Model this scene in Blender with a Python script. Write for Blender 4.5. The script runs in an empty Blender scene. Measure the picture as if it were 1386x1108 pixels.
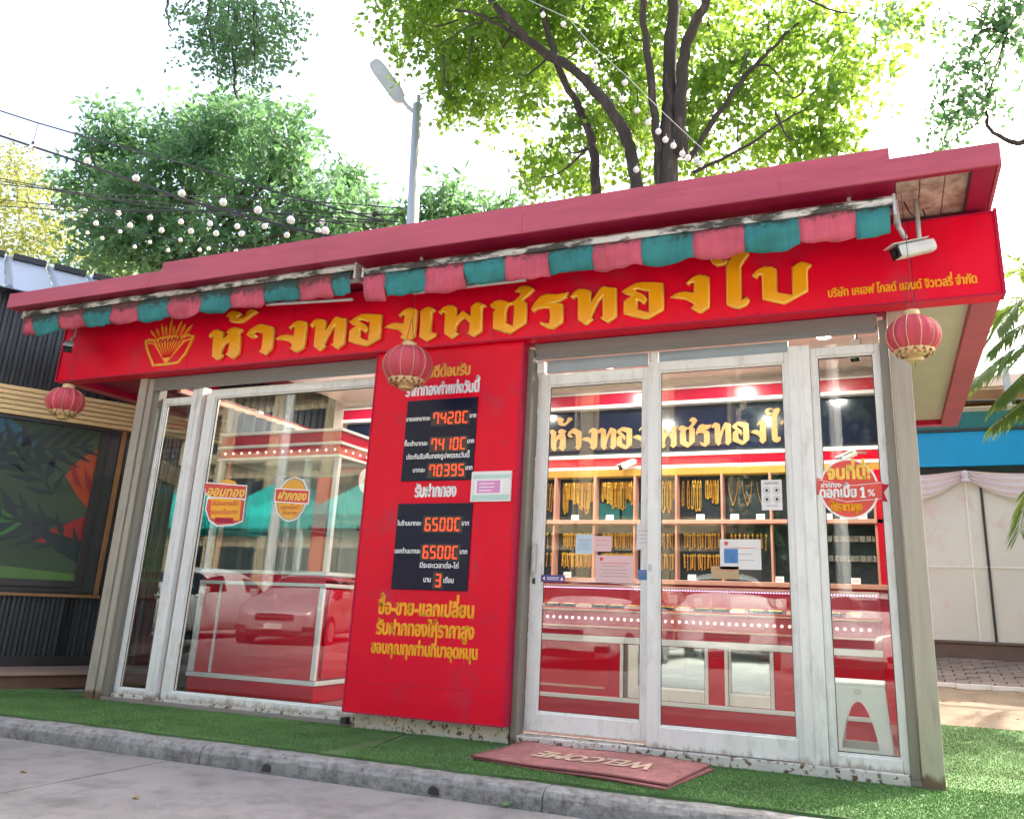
import bpy, bmesh, math, random
import numpy as np
from mathutils import Vector, Matrix
from mathutils.geometry import tessellate_polygon
PI = math.pi
R = math.radians
rnd = random.Random(7)
SC = bpy.context.scene
C = SC.collection

# ---------------------------------------------------------------- camera
def cam_axes(yaw, pitch, roll):
    cy, sy = math.cos(yaw), math.sin(yaw)
    f = Vector((-sy*math.cos(pitch), cy*math.cos(pitch), math.sin(pitch)))
    r = Vector((cy, sy, 0)); u = r.cross(f)
    return r*math.cos(roll)+u*math.sin(roll), -r*math.sin(roll)+u*math.cos(roll), f
cr_, cu_, cf_ = cam_axes(0.389287, 0.271098, 0.0386844)
cd = bpy.data.cameras.new('camera'); cam = bpy.data.objects.new('camera', cd); C.objects.link(cam)
cd.sensor_width = 36; cd.lens = 1098.8/1386*36; cd.shift_x = -57.7/1386; cd.shift_y = -37.7/1386
cd.clip_start = 0.05; cd.clip_end = 500
m4 = Matrix.Identity(4)
for i in range(3):
    m4[i][0] = cr_[i]; m4[i][1] = cu_[i]; m4[i][2] = -cf_[i]
m4[0][3], m4[1][3], m4[2][3] = 4.3639, -4.7662, 0.7904
cam.matrix_world = m4
SC.camera = cam

# ---------------------------------------------------------------- sky, sun, exposure
SUN_EL, SUN_AZ = R(50), R(35)          # azimuth clockwise from +Y: the sun stands behind the shop, to the right
w = bpy.data.worlds.new('World'); SC.world = w; w.use_nodes = True
wn = w.node_tree.nodes; wl = w.node_tree.links
bg = wn['Background']; sky = wn.new('ShaderNodeTexSky'); sky.sky_type = 'NISHITA'; sky.sun_disc = False
sky.sun_elevation = SUN_EL; sky.sun_rotation = SUN_AZ; sky.air_density = 1.0; sky.dust_density = 9.0; sky.ozone_density = 1.0
wl.new(sky.outputs[0], bg.inputs[0]); bg.inputs[1].default_value = 0.15
sd = bpy.data.lights.new('sun', 'SUN'); sun = bpy.data.objects.new('sun', sd); C.objects.link(sun)
sd.energy = 2.4; sd.angle = R(0.5); sd.color = (1, .95, .86)
sv = Vector((math.sin(SUN_AZ)*math.cos(SUN_EL), math.cos(SUN_AZ)*math.cos(SUN_EL), math.sin(SUN_EL)))
sun.rotation_euler = sv.to_track_quat('Z', 'Y').to_euler()
SC.view_settings.view_transform = 'Standard'; SC.view_settings.look = 'None'
SC.view_settings.gamma = 1; SC.view_settings.use_curve_mapping = False
SC.view_settings.exposure = 2.3
try:
    SC.cycles.max_bounces = 8; SC.cycles.transparent_max_bounces = 24; SC.cycles.glossy_bounces = 4
    SC.cycles.caustics_reflective = False; SC.cycles.caustics_refractive = False
except Exception: pass

# ---------------------------------------------------------------- materials
def nodes(name):
    m = bpy.data.materials.new(name); m.use_nodes = True
    return m, m.node_tree.nodes, m.node_tree.links, m.node_tree.nodes['Principled BSDF']
def mat(name, col, rough=.5, metal=0, var=.12, scale=6, bump=0, bscale=60, stretch=(1, 1, 1), col2=None, thr=None, soft=.08, emit=None, es=0, spec=.5, rvar=0, dirt=None, speck=0, streak=0):
    """col varied by noise; col2 shows where noise passes thr (stains, wear, painted reflections)."""
    m, n, l, p = nodes(name)
    tc = n.new('ShaderNodeTexCoord'); mp = n.new('ShaderNodeMapping'); mp.inputs['Scale'].default_value = stretch
    l.new(tc.outputs['Object'], mp.inputs[0])
    nz = n.new('ShaderNodeTexNoise'); nz.inputs['Scale'].default_value = scale; nz.inputs['Detail'].default_value = 6
    l.new(mp.outputs[0], nz.inputs[0])
    mx = n.new('ShaderNodeMix'); mx.data_type = 'RGBA'
    a = [max(0, c*(1-var*2)) for c in col]; b = [min(1, c*(1+var*2)) for c in col]
    mx.inputs[6].default_value = (*a, 1); mx.inputs[7].default_value = (*b, 1)
    l.new(nz.outputs[0], mx.inputs[0]); out = mx.outputs[2]
    if col2 is not None:
        n2 = n.new('ShaderNodeTexNoise'); n2.inputs['Scale'].default_value = scale*2.7; n2.inputs['Detail'].default_value = 8; n2.inputs['Roughness'].default_value = .65
        l.new(mp.outputs[0], n2.inputs[0])
        mr = n.new('ShaderNodeMapRange'); mr.inputs[1].default_value = thr-soft; mr.inputs[2].default_value = thr+soft
        l.new(n2.outputs[0], mr.inputs[0])
        m2 = n.new('ShaderNodeMix'); m2.data_type = 'RGBA'; l.new(mr.outputs[0], m2.inputs[0]); l.new(out, m2.inputs[6]); m2.inputs[7].default_value = (*col2, 1)
        out = m2.outputs[2]
    if dirt is not None:      # (z0, z1, colour, strength): grime that gathers towards z0 of the world
        gz = n.new('ShaderNodeNewGeometry'); sx = n.new('ShaderNodeSeparateXYZ'); l.new(gz.outputs[0], sx.inputs[0])
        mr = n.new('ShaderNodeMapRange'); mr.inputs[1].default_value = dirt[0]; mr.inputs[2].default_value = dirt[1]; mr.inputs[3].default_value = 1; mr.inputs[4].default_value = 0
        l.new(sx.outputs[2], mr.inputs[0])
        n3 = n.new('ShaderNodeTexNoise'); n3.inputs['Scale'].default_value = 22; n3.inputs['Detail'].default_value = 8; n3.inputs['Roughness'].default_value = .7
        l.new(mp.outputs[0], n3.inputs[0])
        m5 = n.new('ShaderNodeMath'); m5.operation = 'ADD'; l.new(mr.outputs[0], m5.inputs[0]); l.new(n3.outputs[0], m5.inputs[1])
        m6 = n.new('ShaderNodeMapRange'); m6.inputs[1].default_value = dirt[4] if len(dirt) > 4 else 1.0; m6.inputs[2].default_value = (dirt[4] if len(dirt) > 4 else 1.0)+.2; m6.inputs[4].default_value = dirt[3]; l.new(m5.outputs[0], m6.inputs[0])
        m2 = n.new('ShaderNodeMix'); m2.data_type = 'RGBA'; l.new(m6.outputs[0], m2.inputs[0]); l.new(out, m2.inputs[6]); m2.inputs[7].default_value = (*dirt[2], 1)
        out = m2.outputs[2]
    for amt, sc_, st_ in ((speck, 260, (1, 1, 1)), (streak, 7, (6, 1, .35))):
        if amt:
            q3 = n.new('ShaderNodeMapping'); q3.inputs['Scale'].default_value = st_; l.new(tc.outputs['Object'], q3.inputs[0])
            q1 = n.new('ShaderNodeTexNoise'); q1.inputs['Scale'].default_value = sc_; q1.inputs['Detail'].default_value = 4; l.new(q3.outputs[0], q1.inputs[0])
            q2 = n.new('ShaderNodeMapRange'); q2.inputs[1].default_value = .3; q2.inputs[2].default_value = .7; q2.inputs[3].default_value = 1-amt; q2.inputs[4].default_value = 1+amt; l.new(q1.outputs[0], q2.inputs[0])
            q4 = n.new('ShaderNodeVectorMath'); q4.operation = 'SCALE'; l.new(out, q4.inputs[0]); l.new(q2.outputs[0], q4.inputs['Scale']); out = q4.outputs[0]
    l.new(out, p.inputs['Base Color'])
    p.inputs['Roughness'].default_value = rough; p.inputs['Metallic'].default_value = metal; p.inputs['Specular IOR Level'].default_value = spec
    if rvar:
        mr = n.new('ShaderNodeMapRange'); mr.inputs[3].default_value = max(.02, rough-rvar); mr.inputs[4].default_value = rough+rvar; l.new(nz.outputs[0], mr.inputs[0]); l.new(mr.outputs[0], p.inputs['Roughness'])
    if bump:
        nb = n.new('ShaderNodeTexNoise'); nb.inputs['Scale'].default_value = bscale; nb.inputs['Detail'].default_value = 5
        l.new(mp.outputs[0], nb.inputs[0]); bp = n.new('ShaderNodeBump'); bp.inputs['Strength'].default_value = bump; bp.inputs['Distance'].default_value = .01
        l.new(nb.outputs[0], bp.inputs['Height']); l.new(bp.outputs[0], p.inputs['Normal'])
    if emit: p.inputs['Emission Color'].default_value = (*emit, 1); p.inputs['Emission Strength'].default_value = es
    return m
def glass_mat(name, tint=(.93, .97, .96), ior=1.6):
    m, n, l, p = nodes(name); n.remove(p)
    o = n['Material Output']; t = n.new('ShaderNodeBsdfTransparent'); t.inputs[0].default_value = (*tint, 1)
    g = n.new('ShaderNodeBsdfGlossy'); g.inputs['Roughness'].default_value = .0; g.inputs[0].default_value = (.95, 1, 1, 1)
    fr = n.new('ShaderNodeFresnel'); ge = n.new('ShaderNodeNewGeometry'); mi = n.new('ShaderNodeMix'); mi.data_type = 'FLOAT'   # same reflectance from either face
    mi.inputs[2].default_value = ior; mi.inputs[3].default_value = 1/ior; l.new(ge.outputs['Backfacing'], mi.inputs[0]); l.new(mi.outputs[0], fr.inputs[0])
    mx = n.new('ShaderNodeMixShader'); l.new(fr.outputs[0], mx.inputs[0]); l.new(t.outputs[0], mx.inputs[1]); l.new(g.outputs[0], mx.inputs[2]); l.new(mx.outputs[0], o.inputs[0])
    return m
def leaf_mat(name, c1, c2, trans, tcol):
    m, n, l, p = nodes(name)
    tc = n.new('ShaderNodeTexCoord'); nz = n.new('ShaderNodeTexNoise'); nz.inputs['Scale'].default_value = 1.3; nz.inputs['Detail'].default_value = 8; nz.inputs['Roughness'].default_value = .8
    l.new(tc.outputs['Object'], nz.inputs[0]); cr = n.new('ShaderNodeValToRGB'); cr.color_ramp.elements[0].position = .32; cr.color_ramp.elements[1].position = .68
    cr.color_ramp.elements[0].color = (*c1, 1); cr.color_ramp.elements[1].color = (*c2, 1); l.new(nz.outputs[0], cr.inputs[0]); l.new(cr.outputs[0], p.inputs['Base Color'])
    p.inputs['Roughness'].default_value = .5
    t = n.new('ShaderNodeBsdfTranslucent'); mc = n.new('ShaderNodeMix'); mc.data_type = 'RGBA'
    mc.inputs[6].default_value = (*[v*.55 for v in tcol], 1); mc.inputs[7].default_value = (*tcol, 1); l.new(nz.outputs[0], mc.inputs[0]); l.new(mc.outputs[2], t.inputs[0])
    mx = n.new('ShaderNodeMixShader'); mx.inputs[0].default_value = trans; l.new(p.outputs[0], mx.inputs[1]); l.new(t.outputs[0], mx.inputs[2]); l.new(mx.outputs[0], n['Material Output'].inputs[0])
    return m
def emis(name, col, s):
    m, n, l, p = nodes(name); n.remove(p); e = n.new('ShaderNodeEmission'); e.inputs[0].default_value = (*col, 1); e.inputs[1].default_value = s; l.new(e.outputs[0], n['Material Output'].inputs[0]); return m

M = {}
M['red_face'] = mat('red_acrylic', (.74, .002, .026), .36, var=.05, scale=1.6, rvar=.06, bump=.05, bscale=3, spec=.18, streak=.02, col2=(.55, .03, .06), thr=.66, soft=.1)
M['sign_red'] = mat('sign_red_sheet', (.8, .002, .03), .38, var=.05, scale=1.2, rvar=.08, spec=.2, streak=.025, bump=.06, bscale=2.5, col2=(.6, .04, .08), thr=.66, soft=.12)
M['trim_red'] = mat('red_trim_metal', (.45, .008, .05), .35, var=.1, scale=3, rvar=.1, spec=.25)
M['roof_red'] = mat('faded_roof_red', (.44, .075, .12), .6, var=.14, scale=2.2, stretch=(.4, 1, 3), col2=(.5, .09, .13), thr=.6, soft=.12, bump=.05, bscale=8)
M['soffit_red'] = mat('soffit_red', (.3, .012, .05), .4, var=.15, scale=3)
M['yellow'] = mat('letter_yellow', (.95, .40, .003), .3, var=.04)
M['yellow_edge'] = mat('letter_edge', (1, .62, .1), .35, var=.05)
M['gold_line'] = mat('sticker_gold', (.85, .4, .03), .4, var=.1)
M['post'] = mat('beige_post_paint', (.4, .36, .29), .5, var=.06, scale=3, stretch=(1, 1, .3), col2=(.3, .27, .21), thr=.62, streak=.08, dirt=(0, .14, (.12, .06, .035), .9))
M['post_in'] = mat('grey_rail_metal', (.22, .205, .17), .45, metal=.1, var=.1, scale=4, stretch=(1, 1, .2), dirt=(0, .08, (.1, .05, .03), .9))
M['frame'] = mat('white_window_frame', (.78, .78, .75), .4, var=.05, scale=5, stretch=(1, 1, .4), col2=(.6, .59, .54), thr=.62, soft=.1, streak=.03, dirt=(0, .16, (.25, .17, .1), .7))
M['sill'] = mat('worn_sill_paint', (.6, .58, .53), .55, var=.1, scale=9, col2=(.13, .07, .04), thr=.56, soft=.03, bump=.3, bscale=40)
M['shutter'] = mat('grey_shutter', (.2, .2, .195), .45, metal=.2, var=.08, scale=4, stretch=(.5, 1, 6))
M['strip_blue'] = mat('blue_grey_strip', (.3, .36, .4), .3, var=.06)
M['dark'] = mat('dark_gap', (.03, .03, .035), .6)
M['black'] = mat('black_plastic', (.02, .02, .023), .3)
M['display'] = mat('display_black', (.008, .01, .03), .3, var=.1, spec=.2)
M['white'] = mat('white_paint', (.78, .77, .75), .4, var=.03)
M['white_print'] = mat('white_print', (.85, .85, .83), .4, var=.02)
M['led'] = emis('led_red', (1, .05, .014), .85)
M['led_dim'] = mat('led_dim', (.12, .004, .004), .3)
M['ceiling'] = mat('interior_ceiling', (.75, .66, .62), .5, var=.03)
M['int_red'] = mat('counter_red', (.6, .003, .025), .2, var=.04, spec=.25)
M['int_mag'] = mat('fascia_crimson', (.5, .006, .04), .25, var=.05)
M['navy'] = mat('navy_board', (.008, .014, .035), .12, var=.3, scale=2)
M['velvet'] = mat('teal_velvet', (.003, .012, .02), .7, var=.3, scale=4)
M['rose'] = mat('rose_wood_shelf', (.62, .32, .24), .35, var=.08)
M['gold'] = mat('gold', (.95, .5, .07), .28, metal=.75, var=.15, scale=30)
M['gold_letter'] = mat('gold_letter', (.42, .25, .085), .4, metal=.25, var=.12, scale=8)
M['gold_strip'] = mat('gold_strip', (.5, .24, .035), .4, emit=(1, .6, .08), es=.04)
M['floor'] = mat('shop_floor_tile', (.3, .26, .24), .15, var=.1)
M['mirror'] = mat('mirror_panel', (.8, .82, .8), .03, metal=1, var=.01)
M['glass'] = glass_mat('window_glass', ior=1.48)
M['glass_in'] = glass_mat('case_glass', ior=1.4)
M['paper'] = mat('paper', (.75, .72, .7), .6, var=.03)
M['paper_pink'] = mat('pink_paper', (.75, .5, .5), .6, var=.03)
M['ink'] = mat('ink_grey', (.25, .25, .28), .6)
M['ink_red'] = mat('ink_red', (.7, .08, .06), .6)
M['blue_print'] = mat('blue_print', (.06, .2, .45), .5, var=.3, scale=20)
M['purple'] = mat('purple_sticker', (.08, .05, .25), .4)
M['kraft'] = mat('kraft_card', (.5, .36, .2), .7, var=.08)
M['awn_teal'] = mat('awning_teal', (.03, .21, .22), .8, streak=.09, var=.25, scale=7, bump=.5, bscale=9, dirt=(3.0, 2.8, (.03, .03, .025), .85, .9))
M['awn_pink'] = mat('awning_pink', (.52, .09, .14), .8, streak=.08, var=.2, scale=7, bump=.5, bscale=9, dirt=(3.0, 2.8, (.05, .035, .03), .85, .9))
M['awn_case'] = mat('awning_cassette', (.62, .63, .62), .5, var=.06, scale=5, stretch=(.35, 1, 1), col2=(.045, .045, .04), thr=.49, soft=.05)
M['bar'] = mat('awning_bar', (.55, .56, .57), .4, metal=.3, var=.1)
M['concrete'] = mat('kerb_concrete', (.27, .262, .245), .9, var=.25, scale=9, col2=(.12, .118, .105), thr=.57, soft=.12, bump=.7, bscale=45, speck=.2)
M['road'] = mat('road_concrete', (.25, .235, .225), .85, var=.14, scale=1.6, col2=(.15, .145, .14), thr=.58, soft=.12, bump=.6, bscale=170, speck=.16)
M['turf'] = mat('artificial_turf', (.085, .16, .05), .9, speck=.35, var=.3, scale=4, bump=.6, bscale=220, col2=(.06, .17, .05), thr=.6)
M['blade'] = mat('turf_blade', (.125, .25, .07), .75, var=.3, scale=3)
M['mat_pink'] = mat('doormat_pink', (.42, .17, .155), .95, var=.2, scale=14, bump=.8, bscale=260, col2=(.26, .09, .08), thr=.6)
M['mat_edge'] = mat('doormat_edge', (.18, .06, .055), .9)
M['mat_letter'] = mat('doormat_letter', (.6, .42, .3), .95, var=.15, scale=30)
M['lantern'] = mat('lantern_red_cloth', (.47, .05, .075), .65, var=.15, scale=5, bump=.15, bscale=90)
M['lantern_gold'] = mat('lantern_gold', (.6, .44, .22), .5, metal=.3, var=.2, scale=30)
M['cctv'] = mat('cctv_white', (.6, .61, .6), .3)
M['lens'] = mat('cctv_lens', (.006, .006, .01), .08)
M['bark'] = mat('bark', (.045, .036, .03), .9, var=.35, scale=5, stretch=(1, 1, .25), bump=.9, bscale=22, col2=(.11, .09, .07), thr=.6)
M['bark_pale'] = mat('pale_bark', (.2, .17, .14), .9, var=.3, scale=6, stretch=(1, 1, .3), bump=.7, bscale=25)
M['leaf'] = leaf_mat('leaf_big_tree', (.035, .13, .03), (.09, .24, .035), .58, (.40, .62, .08))
M['leaf_dark'] = leaf_mat('leaf_dense_tree', (.03, .11, .065), (.09, .19, .09), .42, (.25, .5, .17))
M['leaf_yellow'] = leaf_mat('leaf_yellow_tree', (.09, .13, .03), (.19, .2, .05), .5, (.5, .55, .12))
M['leaf_palm'] = leaf_mat('leaf_palm', (.03, .1, .03), (.08, .17, .04), .4, (.4, .55, .08))
M['corr'] = mat('charcoal_cladding', (.035, .042, .048), .4, metal=.2, var=.1)
M['slat'] = mat('varnished_slat', (.68, .5, .25), .4, var=.14, scale=3, stretch=(.3, .3, 6), bump=.1, bscale=20)
M['trim_wood'] = mat('brown_trim', (.26, .13, .05), .5, var=.15)
M['deck_side'] = mat('deck_side', (.13, .065, .04), .6, var=.2)
M['side_soffit'] = mat('side_soffit_paint', (.55, .45, .40), .6, var=.05)
M['deck'] = mat('deck_board', (.3, .2, .16), .6, var=.15, scale=5, stretch=(.2, .2, 3))
M['roof_grey'] = mat('grey_metal_roof', (.17, .21, .27), .35, metal=.5, var=.08)
M['mural'] = mat('mural_green', (.035, .065, .035), .5, var=.35, scale=1.2)
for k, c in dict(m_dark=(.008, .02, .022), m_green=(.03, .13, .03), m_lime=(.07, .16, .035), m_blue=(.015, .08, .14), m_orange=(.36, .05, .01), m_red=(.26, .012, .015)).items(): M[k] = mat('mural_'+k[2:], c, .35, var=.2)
M['cyan'] = mat('cyan_fascia', (.0, .27, .55), .4, var=.05)
M['teal_band'] = mat('teal_band', (.01, .13, .13), .4)
M['drape'] = mat('drape_cloth', (.62, .55, .58), .8, var=.05)
M['frost'] = mat('curtain_panel', (.6, .61, .57), .28, var=.08, scale=1.2, col2=(.6, .42, .37), thr=.66, soft=.1)  # reddish blotches are reflections in the glass, painted into the colour
M['brown_base'] = mat('brown_base', (.13, .09, .075), .7, var=.2)
M['paver'] = mat('paver_brick', (.2, .155, .135), .85, var=.25, scale=3, bump=.3, bscale=60)
M['dirt'] = mat('dirt_soil', (.19, .14, .095), .95, var=.25, scale=5, bump=.7, bscale=50)
M['lamp_grey'] = mat('galvanised_pole', (.5, .52, .54), .45, metal=.4, var=.06)
M['lamp_lens'] = mat('lamp_lens', (.55, .58, .62), .25)
M['bulb'] = mat('festoon_bulb', (.9, .88, .82), .2, var=.02)
M['wire'] = mat('black_wire', (.015, .015, .018), .6)
M['rubber'] = mat('rubber_seal', (.04, .04, .04), .7)
M['wire_white'] = mat('pale_wire', (.6, .6, .58), .6)
M['tin'] = mat('stained_ceiling_board', (.5, .36, .33), .8, var=.2, scale=5, col2=(.24, .13, .1), thr=.52, soft=.12)
M['cloth_white'] = mat('white_plastic', (.92, .91, .88), .4, var=.03)
M['dry_leaf'] = mat('dry_leaf', (.3, .19, .07), .8, var=.3)
M['car_white'] = mat('car_white_paint', (.72, .72, .72), .15, var=.02)
M['car_silver'] = mat('car_silver_paint', (.45, .46, .48), .2, metal=.4, var=.02)
M['car_red'] = mat('car_red_paint', (.35, .015, .02), .15, var=.02)
M['car_glass'] = mat('car_glass', (.01, .012, .014), .05)
M['tyre'] = mat('tyre', (.015, .015, .015), .8)
M['rim'] = mat('alloy_rim', (.5, .5, .52), .25, metal=.8)
M['beige_wall'] = mat('beige_render', (.5, .4, .26), .8, var=.08)
M['win_dark'] = mat('dark_window', (.02, .025, .03), .08)
M['canopy'] = mat('turquoise_canvas', (.01, .5, .46), .7, var=.05)
M['down'] = emis('downlight_glow', (1, .93, .82), 4)
M['bulb_lit'] = emis('marquee_bulb_glow', (1, .72, .72), .45)
M['strip_lit'] = emis('violet_led_strip', (.8, .62, 1), .8)

# ---------------------------------------------------------------- mesh helpers
def tag(o, label=None, cat=None, group=None, kind=None):
    if label: o['label'] = label
    if cat: o['category'] = cat
    if group: o['group'] = group
    if kind: o['kind'] = kind
    return o
def empty(name, loc=(0, 0, 0), rz=0, label=None, cat=None, group=None):
    o = bpy.data.objects.new(name, None); C.objects.link(o); o.location = loc; o.rotation_euler = (0, 0, rz); o.empty_display_size = .1
    return tag(o, label, cat, group)
class MB:
    def __init__(s): s.v = []; s.f = []; s.mi = []
    def add(s, vs, fs, mi=0):
        k = len(s.v); s.v += [tuple(v) for v in vs]; s.f += [tuple(i+k for i in f) for f in fs]; s.mi += [mi]*len(fs); return s
    def box(s, x0, x1, y0, y1, z0, z1, mi=0):
        return s.add([(x, y, z) for z in (z0, z1) for y in (y0, y1) for x in (x0, x1)], [(0, 2, 3, 1), (4, 5, 7, 6), (0, 1, 5, 4), (2, 6, 7, 3), (0, 4, 6, 2), (1, 3, 7, 5)], mi)
    def quad(s, a, b, c, d, mi=0): return s.add([a, b, c, d], [(0, 1, 2, 3)], mi)
    def tube(s, path, r, n=6, mi=0, cap=True):
        path = [Vector(p) for p in path]; rr = r if isinstance(r, (list, tuple)) else [r]*len(path); vs = []; fs = []
        up = None
        for i, p in enumerate(path):
            t = (path[min(i+1, len(path)-1)]-path[max(i-1, 0)]).normalized()
            if up is None: up = Vector((0, 0, 1)) if abs(t.z) < .9 else Vector((1, 0, 0))
            a = t.cross(up); a = a.normalized() if a.length > 1e-4 else Vector((1, 0, 0)); b = a.cross(t).normalized(); up = b
            for k in range(n): q = 2*PI*k/n; vs.append(p+(a*math.cos(q)+b*math.sin(q))*rr[i])
        for i in range(len(path)-1):
            for k in range(n): fs.append((i*n+k, i*n+(k+1) % n, (i+1)*n+(k+1) % n, (i+1)*n+k))
        if cap: fs.append(tuple(range(n))[::-1]); fs.append(tuple(range((len(path)-1)*n, len(path)*n)))
        return s.add(vs, fs, mi)
    def lathe(s, prof, n=24, c=(0, 0, 0), mi=0, lobes=0, depth=0):
        vs = []; fs = []
        for r, z in prof:
            for k in range(n):
                q = 2*PI*k/n; rr = r*(1-depth*abs(math.sin(lobes*q/2))**.7*0) if not lobes else r*(1-depth*(1-abs(math.sin(lobes*q/2))))
                vs.append((c[0]+rr*math.cos(q), c[1]+rr*math.sin(q), c[2]+z))
        for i in range(len(prof)-1):
            for k in range(n): fs.append((i*n+k, i*n+(k+1) % n, (i+1)*n+(k+1) % n, (i+1)*n+k))
        return s.add(vs, fs, mi)
    def plate(s, poly, y, t, holes=(), mi=0, edge=None):
        """outline in x,z on the facade; front at y-t, back at y"""
        loops = [list(poly)]+[list(h) for h in holes]
        vv = [Vector((a, b, 0)) for lp in loops for a, b in lp]
        tr = tessellate_polygon([[Vector((a, b, 0)) for a, b in lp] for lp in loops])
        vs = [(v.x, y-t, v.y) for v in vv]; fs = []
        for a, b, c in tr:
            nrm = (vv[b]-vv[a]).cross(vv[c]-vv[a]).z
            fs.append((a, b, c) if nrm > 0 else (a, c, b))
        s.add(vs, fs, mi)
        if t > .0006:
            k0 = 0; n = len(vv); bv = vs+[(v.x, y, v.y) for v in vv]; sf = []
            for lp in loops:
                for i in range(len(lp)): a = k0+i; b = k0+(i+1) % len(lp); sf.append((a, b, b+n, a+n))
                k0 += len(lp)
            s.add(bv, sf, mi if edge is None else edge)
        return s
    def build(s, name, mats, parent=None, smooth=False, bevel=0, loc=None, rz=0):
        me = bpy.data.meshes.new(name); me.from_pydata(s.v, [], s.f)
        mats = mats if isinstance(mats, (list, tuple)) else [mats]
        for m_ in mats: me.materials.append(M[m_] if isinstance(m_, str) else m_)
        if any(s.mi): me.polygons.foreach_set('material_index', s.mi)
        if smooth: me.polygons.foreach_set('use_smooth', [True]*len(me.polygons))
        me.update(); o = bpy.data.objects.new(name, me); C.objects.link(o)
        if parent: o.parent = parent
        if loc: o.location = loc
        if rz: o.rotation_euler = (0, 0, rz)
        if bevel:
            b = o.modifiers.new('b', 'BEVEL'); b.width = bevel; b.segments = 2; b.limit_method = 'ANGLE'
        return o
def box(name, x0, x1, y0, y1, z0, z1, m_, parent=None, bevel=0): return MB().box(x0, x1, y0, y1, z0, z1).build(name, m_, parent, bevel=bevel)
def copy(o, parent=None, loc=None):
    c = o.copy(); C.objects.link(c)
    if parent is not None: c.parent = parent
    if loc is not None: c.location = loc
    return c
def copy_tree(o, parent=None, loc=None, rz=None):
    c = copy(o, parent, loc)
    if rz is not None: c.rotation_euler = (0, 0, rz)
    for ch in [x for x in o.children]: copy_tree(ch, c)
    return c
def circ(cx, cz, r, n=28, rz=None): return [(cx+r*math.cos(2*PI*k/n), cz+(rz or r)*math.sin(2*PI*k/n)) for k in range(n)]

# ---------------------------------------------------------------- lettering: Thai and Latin glyph outlines from the built-in font
_gc = {}
def _splines(txt):
    cu = bpy.data.curves.new('glyph', 'FONT'); cu.body = txt; cu.size = 1; cu.resolution_u = 2
    o = bpy.data.objects.new('glyph', cu); C.objects.link(o)
    dg = bpy.context.evaluated_depsgraph_get(); c2 = o.evaluated_get(dg).to_curve(dg); polys = []
    for sp in c2.splines:
        pts = []
        if sp.type == 'BEZIER':
            bp = sp.bezier_points; n = len(bp)
            for i in range(n):
                a = bp[i]; b = bp[(i+1) % n]
                st = (a.handle_right-a.co).length < 1e-5 and (b.handle_left-b.co).length < 1e-5
                for k in range(1 if st else 3):
                    t = k/3; q = a.co*(1-t)**3+a.handle_right*3*t*(1-t)**2+b.handle_left*3*t*t*(1-t)+b.co*t**3; pts.append((q.x, q.y))
        else: pts = [(p.co.x, p.co.y) for p in sp.points]
        if len(pts) > 2: polys.append(pts)
    o.to_curve_clear() if hasattr(o, 'to_curve_clear') else None
    bpy.data.objects.remove(o); bpy.data.curves.remove(cu); return polys
def area(p): return sum(p[i][0]*p[(i+1) % len(p)][1]-p[(i+1) % len(p)][0]*p[i][1] for i in range(len(p)))/2
def inside(pt, poly):
    c = False; x, y = pt; j = len(poly)-1
    for i in range(len(poly)):
        if (poly[i][1] > y) != (poly[j][1] > y) and x < (poly[j][0]-poly[i][0])*(y-poly[i][1])/(poly[j][1]-poly[i][1])+poly[i][0]: c = not c
        j = i
    return c
_bar = None
def glyph(ch):
    global _bar
    if ch in _gc: return _gc[ch]
    if _bar is None: _bar = min(x for p in _splines('|') for x, y in p)
    if ch == ' ': _gc[ch] = ([], .26); return _gc[ch]
    al = _splines(ch+'|'); adv = min(x for x, y in al[-1])-_bar; ps = al[:-1]
    if ps:
        big = max(ps, key=lambda p: abs(area(p))); sg = 1 if area(big) > 0 else -1
        outs = [[p, []] for p in ps if area(p)*sg > 0]
        for h in [p for p in ps if area(p)*sg < 0]:
            for o_ in outs:
                if inside(h[0], o_[0]): o_[1].append(h)
    else: outs = []
    _gc[ch] = (outs, adv); return _gc[ch]
UP = set('\u0e31\u0e34\u0e35\u0e36\u0e37\u0e47\u0e4d'); TONE = set('\u0e48\u0e49\u0e4a\u0e4b\u0e4c')
def layout(txt):
    x = 0; out = []; lastup = False
    for ch in txt:
        g, adv = glyph(ch); dz = 0
        if ch in TONE and lastup: dz = .19
        if ch in UP: lastup = True
        elif ch not in TONE: lastup = False
        if ch not in UP and ch not in TONE and adv < .02: pass
        for o_, hs in g: out.append(([(a+x, b+dz) for a, b in o_], [[(a+x, b+dz) for a, b in h] for h in hs]))
        x += adv
    return out
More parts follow.
